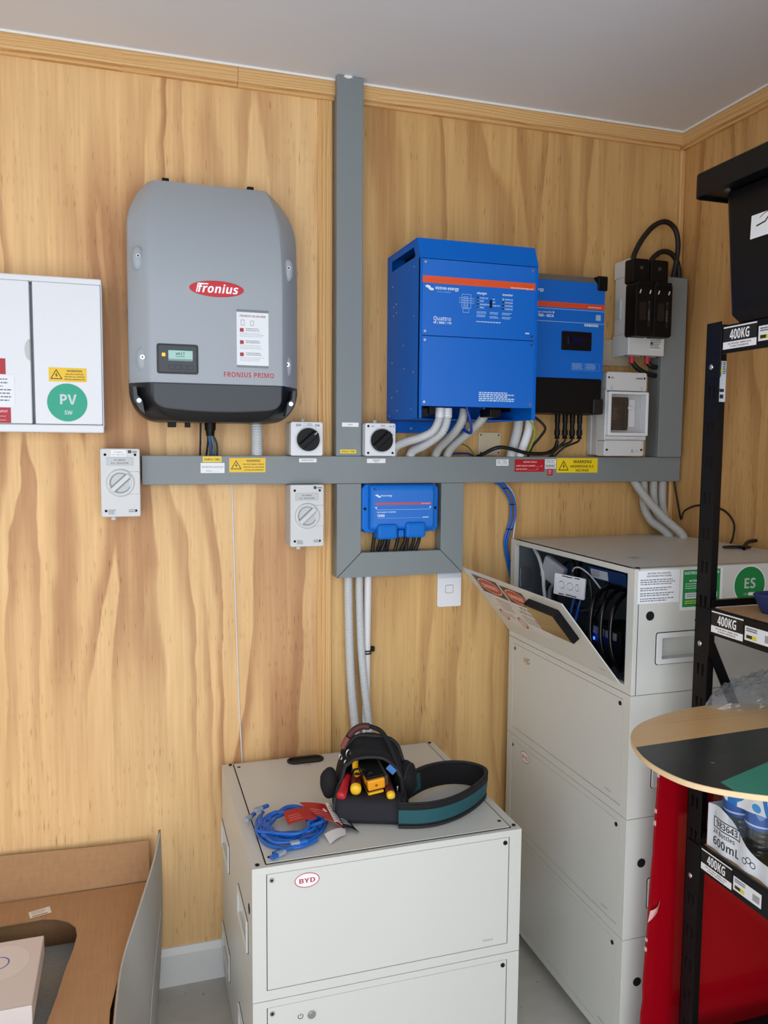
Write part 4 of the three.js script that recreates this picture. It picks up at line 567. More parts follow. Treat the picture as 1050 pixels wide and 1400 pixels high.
// ------------------------------------------------------------------ battery modules
const W = 0.65, H = 0.3095, D = 0.595;
const oval = (g, w, h) => { g.fillStyle = '#d0d1cb'; g.fillRect(0, 0, w, h); g.fillStyle = '#ecebea'; g.strokeStyle = '#b0203c'; g.lineWidth = h * 0.05; g.beginPath(); g.ellipse(w / 2, h / 2, w * 0.47, h * 0.45, 0, 0, 7); g.fill(); g.stroke(); g.save(); g.translate(w / 2, h * 0.53); g.scale(1.35, 1); ink(g, 'BYD', 0, 0, h * 0.42, { c: '#b0203c', w: w * 0.5 }); g.restore(); };
// geometry shared by the modules: local x to the right, y up, front face at z = 0
const sideHandles = [[0.151, 0.112], [0.508, 0.112]];
function sideCheek(x0, x1) {
  const s = poly([[-D, 0.0008], [-0.0115, 0.0008], [-0.0115, H - 0.0008], [-D, H - 0.0008]]);
  for (const [z, y] of sideHandles) s.holes.push(roundRect(-z - 0.071, -z + 0.071, y - 0.027, y + 0.027, 0.004, THREE.Path));
  return new THREE.ExtrudeGeometry(s, { depth: x1 - x0, bevelEnabled: false }).rotateY(-Math.PI / 2).translate(x1, 0, 0);
}
function frontFrame(x0, x1, y0, y1, z0, z1, mx, mb, mt) { const s = poly([[x0, y0], [x1, y0], [x1, y1], [x0, y1]]); s.holes.push(roundRect(x0 + mx, x1 - mx, y0 + mb, y1 - mt, 0.001, THREE.Path)); return extrude(s, z0, z1, 0.0006); }
const handleRing = (z, y, side) => {
  const c = side < 0 ? -z : z, s = roundRect(c - 0.085, c + 0.085, y - 0.0385, y + 0.0385, 0.006); s.holes.push(roundRect(c - 0.070, c + 0.070, y - 0.026, y + 0.026, 0.003, THREE.Path));
  return extrude(s, 0, 0.0045, 0.001).rotateY(side * Math.PI / 2).translate(side * W / 2, 0, 0);
};
const handleGap = (z, y, side) => { const c = side < 0 ? -z : z, s = roundRect(c - 0.0868, c + 0.0868, y - 0.0402, y + 0.0402, 0.007); s.holes.push(roundRect(c - 0.078, c + 0.078, y - 0.034, y + 0.034, 0.003, THREE.Path)); return extrude(s, 0, 0.0012, 0).rotateY(side * Math.PI / 2).translate(side * W / 2, 0, 0); };
const MX = 0.031, MB = 0.0225, MT = 0.016;
const cheekL = sideCheek(-W / 2, -W / 2 + 0.025), cheekR = sideCheek(W / 2 - 0.025, W / 2);
const coreGeo = box(-W / 2 + 0.025, W / 2 - 0.025, 0.001, H - 0.001, -D, -0.012);
const casingGeo = merge([cheekL, cheekR, coreGeo, frontFrame(-W / 2, W / 2, 0.0008, H - 0.0008, -0.012, 0, MX, MB, MT)]);
const panelGeo = plate(-W / 2 + MX + 0.0022, W / 2 - MX - 0.0022, MB + 0.0022, H - MT - 0.0022, -0.0115, -0.0008, 0.001, 0.0008);
const screwGeo = disc(0, 0, 0, 0.0055, 0.002, 16), socketGeo = disc(0, 0, 0, 0.003, 0.0005, 6);
const premium = print(0.042, 0.008, 4000, (g, w, h) => { g.fillStyle = '#d0d1cb'; g.fillRect(0, 0, w, h); ink(g, 'PREMIUM', w / 2, h * 0.55, h * 0.75, { c: '#6b6b6b', b: '', w: w * 0.9 }); });
const logo = print(0.058, 0.036, 5000, oval), power = print(0.02, 0.02, 5000, (g, w, h) => { g.fillStyle = '#d0d1cb'; g.fillRect(0, 0, w, h); g.strokeStyle = '#333'; g.lineWidth = w * 0.09; g.beginPath(); g.arc(w / 2, h / 2, w * 0.28, -0.9, Math.PI + 0.9); g.stroke(); g.beginPath(); g.moveTo(w / 2, h * 0.15); g.lineTo(w / 2, h * 0.48); g.stroke(); });
function module(label, pos, ry, o = {}) {
  const t = thing('battery_module', label, 'battery module', pos, { ry, group: 'stacked battery modules' });
  mesh('casing', casingGeo, M.byd, t);
  const p = mesh('front_panel', panelGeo, M.bydPanel, t);
  for (const [x, y] of [[-W / 2 + MX + 0.012, H - MT - 0.016], [W / 2 - MX - 0.012, H - MT - 0.014]]) { mesh('screw', screwGeo, x < 0 ? M.steel : M.hole, p, [x, y, -0.001]); mesh('screw_socket', socketGeo, M.hole, p, [x, y, 0.001]); }
  mesh('model_print', new THREE.PlaneGeometry(0.042, 0.008), premium, p, [W / 2 - MX - 0.053, MB + 0.02, -0.0003]);
  if (o.logo) mesh('logo', new THREE.PlaneGeometry(0.058, 0.036), logo, p, [-W / 2 + 0.122, H - 0.044, -0.0003]);
  if (o.power) { mesh('power_symbol', new THREE.PlaneGeometry(0.02, 0.02), power, p, [-W / 2 + 0.107, H - 0.052, -0.0003]); mesh('power_button', merge([disc(0, 0, 0, 0.0095, 0.004, 24, 0.0088), disc(0, 0, 0.004, 0.0065, 0.0008, 24)]), M.chrome, p, [-W / 2 + 0.132, H - 0.052, -0.001]); }
  for (const s of [-1, 1]) for (const [z, y] of sideHandles) mesh('handle_gasket', handleGap(z, y, s), M.hole, mesh('handle', handleRing(z, y, s), M.bydLip, t));
  for (const s of [-1, 1]) mesh('hole_plug', cyl(0.0115, 0.0115, 0.002, 20).rotateZ(Math.PI / 2), M.hole, t, [s * W / 2, 0.194, -0.046]);
  if (o.feet) for (const x of [-W / 2 + 0.03, W / 2 - 0.03]) for (const z of [-0.03, -D + 0.03]) mesh('foot', merge([cyl(0.011, 0.011, o.feet - 0.012, 12).translate(0, -(o.feet - 0.012) / 2, 0), cyl(0.017, 0.02, 0.012, 20).translate(0, -o.feet + 0.006, 0)]), M.rubber, t, [x, 0.001, z]);
  return t;
}
const FX = 0.5635, FZ = 0.636;
module('lower beige module of the short front stack, below the oval red logo', [FX, 0.041, FZ], 0, { power: true, feet: 0.041 });
const topModule = module('upper beige module of the short front stack, tools lying on it', [FX, 0.3505, FZ], 0, { logo: true });
{ // the lid of the short stack: inset cover plate, obround cable entry, screws
  const y = 0.66;
  wpart('top_panel', plate(0.272, 0.864, -0.622, -0.052, 0, 0.0022, 0.002, 0.0006).rotateX(-Math.PI / 2).translate(0, y - 0.0006, 0), M.byd, topModule);
  wpart('lid_seam', plate(0.2692, 0.8668, -0.6248, -0.0492, 0, 0.0009, 0.002, 0.0002).rotateX(-Math.PI / 2).translate(0, y - 0.0004, 0), M.hole, topModule);
  wpart('cable_entry', merge([extrude((() => { const s = roundRect(0.421, 0.529, -0.104, -0.057, 0.0232); s.holes.push(roundRect(0.428, 0.522, -0.097, -0.064, 0.0163, THREE.Path)); return s; })(), 0, 0.006, 0.0015, 10), extrude(roundRect(0.427, 0.523, -0.098, -0.063, 0.017), 0, 0.0015, 0)]).rotateX(-Math.PI / 2).translate(0, y + 0.001, 0), M.rubber, topModule);
  wpart('port_print', new THREE.PlaneGeometry(0.036, 0.012).rotateX(-Math.PI / 2).translate(0.474, y + 0.0021, 0.113), print(0.036, 0.012, 4000, (g, w, h) => { g.fillStyle = '#d0d1ca'; g.fillRect(0, 0, w, h); ink(g, 'COM', w / 2, h * 0.55, h * 0.7, { c: '#444', w: w * 0.8 }); }, { roughness: 0.4 }), topModule);
  for (const [x, z] of [[0.252, 0.622], [0.877, 0.616], [0.262, 0.05], [0.874, 0.05], [0.283, 0.598], [0.852, 0.588], [0.283, 0.075]]) wpart('screw', cyl(0.0048, 0.0048, 0.0018, 16).translate(x, y + 0.0012, z), M.hole, topModule);
}
const SX = 1.142, SZ = 0.370, RY = -Math.PI / 2;
module('bottom beige module of the tall stack, nearest the floor', [SX, 0.0535, SZ], RY, { feet: 0.0535 });
module('beige module with an oval red logo in the tall stack, above the lowest one', [SX, 0.363, SZ], RY, { logo: true });
module('beige module with a power button in the tall stack, right under the open one', [SX, 0.6725, SZ], RY, { power: true });
// the open control module on top of the tall stack
{
  const t = thing('control_module', 'open control module topmost of the tall stack, its front flap tilted out with danger stickers', 'control cabinet', [SX, 0.982, SZ], { ry: RY });
  const shell = merge([cheekL, cheekR, box(-W / 2 + 0.02, W / 2 - 0.02, H - 0.004, H - 0.0008, -D, -0.001), box(-W / 2 + 0.02, W / 2 - 0.02, 0.001, 0.004, -D, -0.001), box(-W / 2 + 0.02, W / 2 - 0.02, 0.001, H - 0.001, -D, -D + 0.004), frontFrame(-W / 2, W / 2, 0.0008, H - 0.0008, -0.014, 0, 0.029, 0.02, 0.014),
    box(-W / 2 + 0.0245, -W / 2 + 0.0255, 0.08, 0.145, -0.6 + 0.02, -0.02), box(W / 2 - 0.0255, W / 2 - 0.0245, 0.08, 0.145, -D, -0.02)]);
  mesh('casing', shell, M.byd, t);
  mesh('shade_liner', merge([box(-W / 2 + 0.026, W / 2 - 0.026, 0.004, H - 0.004, -0.295, -0.292), box(-W / 2 + 0.0256, -W / 2 + 0.0272, 0.004, H - 0.004, -0.292, -0.0145), box(W / 2 - 0.0272, W / 2 - 0.0256, 0.004, H - 0.004, -0.292, -0.0145), box(-W / 2 + 0.0275, W / 2 - 0.0275, 0.0042, 0.006, -0.292, -0.0145), box(-W / 2 + 0.0275, W / 2 - 0.0275, H - 0.006, H - 0.0042, -0.292, -0.0145)]), std(0x7f878a, 0.45, 0.75), t);  // grey liner added to darken the inside; its tone stands in for shade
  for (const s of [-1, 1]) for (const [z, y] of sideHandles) mesh('handle_gasket', handleGap(z, y, s), M.hole, mesh('handle', handleRing(z, y, s), M.bydLip, t));
  for (const s of [-1, 1]) mesh('hole_plug', cyl(0.0115, 0.0115, 0.002, 20).rotateZ(Math.PI / 2), M.hole, t, [s * W / 2, 0.194, -0.046]);
  for (const [x, y] of [[-W / 2 + 0.034, 0.09], [-W / 2 + 0.034, 0.19], [W / 2 - 0.034, 0.05], [W / 2 - 0.034, 0.255]]) mesh('rail_bracket', merge([rbox(x - 0.003, x + 0.003, y - 0.03, y + 0.03, -0.05, -0.016, 0.001), disc(x, y, -0.017, 0.004, 0.003, 12)]), M.steel, t);
  wpart('lid_screw', cyl(0.006, 0.006, 0.002, 16).translate(1.158, 1.2922, 0.682), M.hole, t);
  wpart('lid_print', new THREE.PlaneGeometry(0.035, 0.02).rotateX(-Math.PI / 2).translate(1.265, 1.2917, 0.517), print(0.035, 0.02, 4000, (g, w, h) => { g.fillStyle = '#d0d1ca'; g.fillRect(0, 0, w, h); ink(g, 'BAT', w / 2, h * 0.55, h * 0.62, { c: '#3c3c3c', w: w * 0.9 }); }, { roughness: 0.4 }), t);
  // stickers on the side that faces the room (room coordinates)
  const Z = 0.695;
  stick('paper_notice', 1.1505, 1.2685, 1.2065, 1.2865, Z, 3500, (g, w, h) => { g.fillStyle = '#eef1f4'; g.fillRect(0, 0, w, h); ink(g, 'BATTERY ESS CHARGED', w / 2, h * 0.09, h * 0.075, { c: '#556', w: w * 0.62 }); ink(g, 'SHUTDOWN PROCEDURE', w / 2, h * 0.17, h * 0.075, { c: '#556', w: w * 0.62 }); for (const [y, n] of [[0.27, 3], [0.52, 2], [0.68, 2], [0.84, 2]]) bars(g, w * 0.06, h * y, w * 0.84, h * 0.065 * n, n, '#667', 0.45); }, t);
  stick('green_notice', 1.271, 1.395, 1.184, 1.286, Z, 3500, (g, w, h) => { g.fillStyle = '#e6ebe8'; g.fillRect(0, 0, w, h); g.fillStyle = '#1a8a48'; g.fillRect(w * 0.06, h * 0.02, w * 0.88, h * 0.9); ink(g, 'ELECTRICAL INSTALLATIONS', w / 2, h * 0.1, h * 0.09, { c: '#e8f2ea', w: w * 0.82 }); ink(g, 'BATTERY SUPPLY SYSTEM', w / 2, h * 0.29, h * 0.06, { c: '#e8f2ea', w: w * 0.76 }); bars(g, w * 0.12, h * 0.35, w * 0.74, h * 0.16, 3, '#bcdcc6', 0.4); g.fillStyle = '#d4dad8'; g.fillRect(w * 0.12, h * 0.58, w * 0.76, h * 0.14); bars(g, w * 0.16, h * 0.61, w * 0.66, h * 0.09, 2, '#768'); bars(g, w * 0.12, h * 0.77, w * 0.7, h * 0.1, 2, '#d8e24a', 0.4); }, t);
  wpart('round_sign', new THREE.CircleGeometry(0.0495, 40).translate(1.478, 1.2385, Z + 0.0008), print(0.099, 0.099, 3500, (g, w, h) => { g.fillStyle = '#e4ebe6'; g.fillRect(0, 0, w, h); g.fillStyle = '#15803f'; g.beginPath(); g.arc(w / 2, h / 2, w * 0.47, 0, 7); g.fill(); ink(g, 'ES', w / 2, h * 0.46, h * 0.36, { c: '#b8c8ba' }); ink(g, 'ON', w * 0.38, h * 0.73, h * 0.08, { c: '#b8c8ba', b: '' }); g.fillStyle = '#e6ebe8'; g.fillRect(w * 0.47, h * 0.69, w * 0.22, h * 0.08); }), t);
  // the flap: hinged along the lower edge, swung out
  const f = new THREE.Group(); f.name = 'front_flap'; t.add(f);
  const th = 0.68; t.updateMatrixWorld(true);
  const qz = new THREE.Matrix4().makeRotationZ(th).multiply(new THREE.Matrix4().makeRotationY(-Math.PI / 2)).setPosition(1.1405, 1.001, 0.35);
  t.matrixWorld.clone().invert().multiply(qz).decompose(f.position, f.quaternion, f.scale);
  const fp = (n, g, m) => mesh(n, g, m, f), X = (s) => s - 0.3;
  fp('flap_panel', merge([plate(-0.301, 0.301, 0.0, 0.266, -0.0015, 0.0012, 0.001, 0.0004)]), M.bydPanel);
  const danger = (k) => (g, w, h) => {
    g.fillStyle = '#dcd9d6'; g.fillRect(0, 0, w, h); g.fillStyle = '#3b2723'; g.fillRect(w * 0.02, h * 0.02, w * 0.96, h * 0.36); g.fillStyle = '#b8301f'; g.strokeStyle = '#d8c0b8'; g.lineWidth = w * 0.02; g.beginPath(); g.ellipse(w / 2, h * 0.2, w * 0.42, h * 0.14, 0, 0, 7); g.fill(); g.stroke(); ink(g, 'DANGER', w / 2, h * 0.205, h * 0.13, { c: '#e6cfc8', w: w * 0.6 });
    if (k) { ink(g, 'RISK OF', w / 2, h * 0.46, h * 0.1, { c: '#443', w: w * 0.5 }); ink(g, 'BATTERY EXPLOSION', w / 2, h * 0.57, h * 0.1, { c: '#443', w: w * 0.8 }); bars(g, w * 0.08, h * 0.65, w * 0.84, h * 0.2, 4, '#766', 0.5); } else { bars(g, w * 0.36, h * 0.46, w * 0.58, h * 0.24, 5, '#766', 0.45); g.strokeStyle = '#554'; g.lineWidth = 3; g.strokeRect(w * 0.07, h * 0.46, w * 0.2, h * 0.18); bars(g, w * 0.36, h * 0.76, w * 0.3, h * 0.1, 2, '#766', 0.45); }
    g.strokeStyle = '#a02030'; g.lineWidth = w * 0.03; const px = k ? w * 0.2 : w * 0.84, py = h * 0.86; for (const q of k ? [] : [[0.17, 0.84], [0.84, 0.85]]) { g.beginPath(); g.ellipse(w * q[0], h * q[1], w * 0.12, h * 0.1, 0, 0, 7); g.stroke(); g.beginPath(); g.moveTo(w * (q[0] - 0.08), h * (q[1] - 0.07)); g.lineTo(w * (q[0] + 0.08), h * (q[1] + 0.07)); g.stroke(); }
  };
  const dl = (s0, s1, t0, t1, k) => fp('danger_sticker', new THREE.PlaneGeometry(s1 - s0, t1 - t0).translate((X(s0) + X(s1)) / 2, (t0 + t1) / 2, 0.0018), print(s1 - s0, t1 - t0, 2600, danger(k)));
  dl(0.05, 0.226, 0.058, 0.256, 0); dl(0.233, 0.375, 0.07, 0.25, 1);
  const tb = fp('touch_display', merge([rbox(X(0.40), X(0.556), 0.138, 0.236, 0.0005, 0.022, 0.003)]), M.black);
  mesh('screen', plate(X(0.406), X(0.550), 0.143, 0.231, 0.0215, 0.0228, 0.002, 0.0004), M.display, tb);
  fp('model_print', new THREE.PlaneGeometry(0.042, 0.008).translate(X(0.555), 0.033, 0.0016), premium);
}
// what shows inside the open control module
{
  const t = thing('mounting_bracket', 'white double outlet mounting bracket hanging in the open control module', 'mounting bracket', [1.163, 1.194, 0.370], { q: new THREE.Quaternion().setFromEuler(new THREE.Euler(0, -1.12, -0.05, 'YXZ')) }); t.scale.setScalar(0.8);
  mesh('plate', (() => { const s = roundRect(-0.062, 0.062, -0.037, 0.037, 0.004); for (const x of [-0.032, 0.003]) s.holes.push((() => { const p = new THREE.Path(); p.absarc(x, 0, 0.0135, 0, Math.PI * 2); return p; })()); s.holes.push(roundRect(0.024, 0.038, -0.012, 0.012, 0.004, THREE.Path)); return extrude(s, 0, 0.008, 0.0012, 14); })(), M.white, t);
  for (const x of [-0.032, 0.003]) mesh('knockout', disc(x, 0, 0.001, 0.0115, 0.006, 24), M.white, t); mesh('knockout', plate(0.026, 0.036, -0.01, 0.01, 0.001, 0.007, 0.003), M.white, t);
  mesh('rim', extrude((() => { const s = roundRect(-0.048, 0.05, -0.027, 0.026, 0.003); s.holes.push(roundRect(-0.046, 0.048, -0.025, 0.024, 0.002, THREE.Path)); return s; })(), 0.007, 0.0095, 0.0004), M.white, t);
  for (const [x, y] of [[-0.02, 0.032], [0.03, 0.032], [-0.03, -0.032], [0.022, -0.032], [0.0, 0.031], [0.0, -0.031]]) mesh('slot', rbox(x - 0.011, x + 0.011, y - 0.0018, y + 0.0018, 0.0065, 0.0088, 0.001), M.hole, t);
}
{ const t = thing('network_device', 'light grey square device tilted behind the white outlet bracket', 'network device', [1.21, 1.205, 0.195], { q: new THREE.Quaternion().setFromEuler(new THREE.Euler(0.1, -1.3, -0.42, 'YXZ')) });
  mesh('shell', rbox(-0.042, 0.042, -0.036, 0.036, -0.012, 0.012, 0.008, 3), std(0xb9bcc4, 0.45), t); mesh('seam', rbox(-0.0425, 0.0425, -0.0365, 0.0365, -0.001, 0.001, 0.0009), M.steel, t); }
{ const t = thing('blue_device', 'blue device with a white label behind the white outlet bracket in the open control module', 'electronic device', [1.262, 1.228, 0.41], { q: new THREE.Quaternion().setFromEuler(new THREE.Euler(0.25, -1.3, -0.05, 'YXZ')) });
  mesh('shell', rbox(-0.065, 0.065, -0.018, 0.018, -0.013, 0.013, 0.003), std(0x15386e, 0.4), t); mesh('label', new THREE.PlaneGeometry(0.06, 0.026).translate(-0.025, 0, 0.0137), print(0.06, 0.026, 3000, (g, w, h) => { g.fillStyle = '#cfd6de'; g.fillRect(0, 0, w, h); bars(g, w * 0.06, h * 0.15, w * 0.5, h * 0.7, 4, '#556'); }), t); }
{ const t = thing('relay_box', 'black relay box with pale terminals low inside the open control module', 'relay', [1.30, 0.99, 0.42]); wpart('shell', rbox(1.24, 1.34, 0.9895, 1.09, 0.36, 0.5, 0.004), M.black, t); wpart('terminals', merge([0, 1, 2, 3].map((k) => rbox(1.236, 1.25, 1.06, 1.08, 0.375 + k * 0.03, 0.395 + k * 0.03, 0.002))), std(0x8e9796, 0.4), t); wpart('led_light', rbox(1.2375, 1.2405, 1.04, 1.048, 0.372, 0.38, 0.001), std(0x3a66ff, 0.3, 0, { emissive: 0x3d74ff, emissiveIntensity: 5 }), t); }
{ const l = new THREE.PointLight(0x3060ff, 0.006); l.name = 'status_glow'; l.position.set(1.228, 1.045, 0.376); scene.add(l); }
{ const t = thing('contactor', 'dark contactor with a grey top at the right inside the open control module', 'contactor', [1.28, 1.0, 0.575]); wpart('shell', rbox(1.23, 1.33, 0.9895, 1.12, 0.53, 0.625, 0.004), M.black, t); wpart('cap', rbox(1.235, 1.29, 1.119, 1.14, 0.54, 0.6, 0.003), std(0x8b8f8e, 0.5), t); }
const inside = 'cables inside the open control module';
cable('white_lead', 'white lead arching down at the left inside the open control module', [[1.2, 1.262, 0.09], [1.195, 1.24, 0.13], [1.19, 1.2, 0.165], [1.19, 1.15, 0.175], [1.2, 1.10, 0.17]], 0.0055, M.whiteCable);
cable('white_lead', 'white lead looping over the top of the outlet bracket in the open control module', [[1.205, 1.225, 0.31], [1.2, 1.238, 0.33], [1.2, 1.242, 0.36], [1.215, 1.225, 0.385], [1.24, 1.19, 0.40]], 0.0022, M.whiteCable);
cable('grey_lead', 'grey lead curling left from the outlet bracket in the open control module', [[1.2, 1.175, 0.29], [1.19, 1.178, 0.25], [1.19, 1.16, 0.215], [1.2, 1.12, 0.19]], 0.0055, std(0x8d9093, 0.45));
cable('black_lead', 'black lead hooped high behind the tilted grey device in the open control module', [[1.22, 1.14, 0.13], [1.24, 1.19, 0.15], [1.25, 1.235, 0.20], [1.24, 1.245, 0.25], [1.23, 1.2, 0.275]], 0.007, M.blackCable);
cable('black_lead', 'black lead bending round the right side of the outlet bracket in the open control module', [[1.21, 1.205, 0.36], [1.2, 1.225, 0.39], [1.195, 1.215, 0.415], [1.2, 1.17, 0.42], [1.21, 1.1, 0.405], [1.23, 1.03, 0.38]], 0.005, M.blackCable);
for (const [k, z] of [['left', 0.455], ['middle', 0.505], ['right', 0.55]]) cable('heavy_lead', `thick glossy black lead hanging upright at the right inside the open control module, ${k} one`, [[1.30, 1.19, z - 0.05], [1.24, 1.195, z - 0.03], [1.19, 1.16, z - 0.008], [1.176, 1.10, z], [1.178, 1.05, z + 0.008], [1.2, 1.0, z + 0.014]], 0.0062, std(0x0b0b0c, 0.22));
for (const [i, p] of [[[1.33, 1.26, 0.10], [1.3, 1.2, 0.13], [1.26, 1.16, 0.2], [1.28, 1.15, 0.26]], [[1.36, 1.262, 0.13], [1.33, 1.19, 0.15], [1.29, 1.17, 0.19], [1.28, 1.19, 0.26]], [[1.28, 1.12, 0.09], [1.25, 1.08, 0.12], [1.23, 1.06, 0.18], [1.24, 1.03, 0.25]], [[1.26, 1.1, 0.08], [1.22, 1.05, 0.12], [1.21, 1.02, 0.2], [1.2, 1.0, 0.3]]].entries()) cable('patch_cable', ['blue patch cable hanging from the top at the back left of the open control module', 'second blue patch cable at the back left of the open control module', 'blue patch cable low at the left of the open control module', 'blue patch cable nearest the flap at the lower left of the open control module'][i], p, 0.003, M.blueCable);
for (const [i, p] of [[[1.205, 1.16, 0.325], [1.2, 1.12, 0.32], [1.2, 1.06, 0.30], [1.21, 1.0, 0.29]], [[1.215, 1.16, 0.345], [1.205, 1.12, 0.345], [1.205, 1.06, 0.325], [1.215, 1.0, 0.31]]].entries()) cable('patch_cable', ['blue patch cable hanging below the white outlet bracket, left one', 'blue patch cable hanging below the white outlet bracket, right one'][i], p, 0.0034, M.blueCable);

// ------------------------------------------------------------------ tool pouch on the short stack
{
  const t = thing('tool_pouch', 'black tool pouch with a teal-striped belt loop lying on the short battery stack', 'tool pouch', [0.545, 0.6625, 0.50], { ry: -0.33 });
  const se = (a, e) => Math.sign(Math.cos(a)) * Math.pow(Math.abs(Math.cos(a)), e), ss = (a, e) => Math.pow(Math.abs(Math.sin(a)), e);
  const lerp = (arr, u) => { const k = u * (arr.length - 1), i = Math.min(arr.length - 2, Math.floor(k)); return arr[i] + (arr[i + 1] - arr[i]) * (k - i); };
  const Wd = [0.084, 0.090, 0.092, 0.086, 0.072, 0.048], Hh = [0.134, 0.152, 0.168, 0.168, 0.140, 0.085], Zz = [-0.022, -0.055, -0.09, -0.13, -0.165, -0.185];
  const hoodAt = (s, u, o = 0) => { const a = Math.PI * u, h = lerp(Hh, s), w = lerp(Wd, s), wr = 0.011 * fbm(s * 5 + 3, u * 8, 2, 3); const y = (h + wr + o) * ss(a, 0.72); return [-(w + wr * 1.5 + o) * se(a, 0.7), Math.max(0, y), lerp(Zz, s) - 0.33 * y * (1 - s)]; };
  mesh('hood', sheet((s, u) => hoodAt(s, u), 22, 40, -0.004), M.cloth, t);
  mesh('back', (() => { const g = surface((s, u) => { const q = hoodAt(1, u); return [q[0] * s, q[1] * s + 0.0, q[2] - 0.012 * (1 - s)]; }, 6, 40); return g; })(), new THREE.MeshStandardMaterial({ color: 0x131316, roughness: 0.85, side: THREE.DoubleSide }), t);
  const arch = (s, o, r, seg = 40) => { const p = []; for (let i = 0; i <= 18; i++) p.push(hoodAt(s, i / 18, o)); return tube(p, r, seg, 8); };
  mesh('rim_piping', arch(0, 0.001, 0.0045), std(0x1d1d20, 0.7), t); mesh('ridge_piping', arch(0.42, 0.002, 0.005), std(0x19191c, 0.7), t);
  const fp = rbox(-0.086, 0.086, 0.0, 0.062, -0.04, 0.024, 0.016, 4); { const p = fp.attributes.position; for (let k = 0; k < p.count; k++) { const x = p.getX(k), y = p.getY(k), z = p.getZ(k); const b = z > 0 ? 0.010 * (1 - (x / 0.085) ** 2) * (1 - ((y - 0.03) / 0.05) ** 2) : 0; p.setXYZ(k, x + 0.002 * N(y * 60, z * 60, 3), Math.max(0.0003, y + 0.003 * N(x * 30, z * 40, 1)), z + b - 0.25 * Math.max(0, y - 0.02)); } fp.computeVertexNormals(); }
  mesh('front_pocket', fp, M.clothNavy, t);
  for (const x of [-1, 1]) mesh('pocket_piping', tube([[0.083 * x, 0.005, 0.013], [0.086 * x, 0.03, 0.014], [0.083 * x, 0.059, 0.002]], 0.003, 16, 8), std(0x242428, 0.7), t);
  mesh('tool_bed', rbox(-0.075, 0.075, 0.002, 0.045, -0.16, -0.03, 0.01), M.blackMatt, t);
  mesh('belt_tab', rbox(-0.089, -0.081, 0.004, 0.052, -0.06, 0.0, 0.003), M.teal, t, null, null);
  const sideP = (x, y, z, rx, ry_, rz, n, q) => { const g = new THREE.SphereGeometry(1, 24, 16).scale(rx, ry_, rz).translate(x, y, z), p = g.attributes.position; for (let k = 0; k < p.count; k++) p.setXYZ(k, p.getX(k) + 0.003 * N(p.getY(k) * 50, p.getZ(k) * 50, 4), Math.max(0.001, p.getY(k)), p.getZ(k)); g.computeVertexNormals(); return mesh(n, g, M.cloth, t); };
  sideP(-0.104, 0.072, -0.055, 0.022, 0.04, 0.026, 'side_holster'); sideP(0.088, 0.062, -0.105, 0.03, 0.05, 0.045, 'side_pocket');
  mesh('pocket_seam', new THREE.TorusGeometry(0.042, 0.0025, 8, 32).rotateY(Math.PI / 2.6).translate(0.098, 0.064, -0.095), std(0x222226, 0.7), t);
  // carry strap over the hood with a brown wrap, snap hooks
  mesh('strap', tube([[-0.075, 0.125, -0.11], [-0.062, 0.168, -0.115], [-0.03, 0.196, -0.115], [0.0, 0.196, -0.115], [0.03, 0.18, -0.11], [0.058, 0.135, -0.08], [0.078, 0.085, -0.05], [0.081, 0.05, -0.03]], 0.0062, 50, 8), M.cloth, t);
  mesh('strap_wrap', tube([[-0.058, 0.172, -0.114], [-0.044, 0.188, -0.114], [-0.026, 0.197, -0.114], [-0.006, 0.198, -0.113]], 0.0088, 20, 10), M.brown, t);
  mesh('strap_print', tube([[-0.074, 0.142, -0.108], [-0.067, 0.158, -0.109], [-0.06, 0.170, -0.110]], 0.0078, 12, 10), std(0x7a4038, 0.6), t);
  for (const [x, y, z, r] of [[-0.058, 0.135, -0.088, 0.010], [-0.078, 0.125, -0.09, 0.007], [-0.064, 0.116, -0.075, 0.006]]) mesh('snap_hook', new THREE.TorusGeometry(r, 0.0022, 8, 24).scale(0.6, 1, 1).rotateY(0.5).translate(x, y, z), M.chrome, t);
  mesh('zip_pull', rbox(0.066, 0.07, 0.066, 0.078, -0.03, -0.026, 0.001), M.chrome, t);
  mesh('name_tab', rbox(-0.012, 0.012, -0.008, 0.008, -0.003, 0.003, 0.002), std(0x3c74b4, 0.6), t, [0.052, 0.112, -0.048], [0, 0, -0.75]);
  // belt: stands on edge in a loop to the right (room coordinates)
  const loop = [[0.602, 0.552], [0.65, 0.566], [0.70, 0.566], [0.76, 0.546], [0.825, 0.503], [0.872, 0.455], [0.884, 0.412], [0.862, 0.378], [0.81, 0.365], [0.745, 0.384], [0.69, 0.418], [0.645, 0.452]];
  const path = new THREE.CatmullRomCurve3(loop.map(([x, z]) => V(x, 0, z)));
  const ribbon = (y0, y1, out, th, u0 = 0, u1 = 1) => sheet((s, k) => { const u = u0 + (u1 - u0) * s, p = path.getPointAt(u), d = path.getTangentAt(u), nx = -d.z, nz = d.x; const y = y0 + (y1 - y0) * k, lift = 0.6635 + 0.012 * smooth(0.55, 0.9, u), ln = 0.12 * (y - 0.03); return [p.x + nx * (out + ln), lift + y, p.z + nz * (out + ln)]; }, 70, 3, th);
  wpart('belt', ribbon(0.0, 0.062, -0.0, -0.006), M.cloth, t);
  wpart('belt_stripe', ribbon(0.012, 0.047, 0.0075, 0.0012, 0.0, 0.55), M.teal, t); wpart('belt_stripe', ribbon(0.010, 0.05, 0.0075, 0.0012, 0.55, 1), M.teal, t);
  wpart('belt_patch', ribbon(0.010, 0.052, -0.0015, -0.0012, 0.87, 1), M.teal, t);
  wpart('belt_edge', merge([tubeOn(0.060), tubeOn(0.003)]), std(0x1c1c1f, 0.7), t);
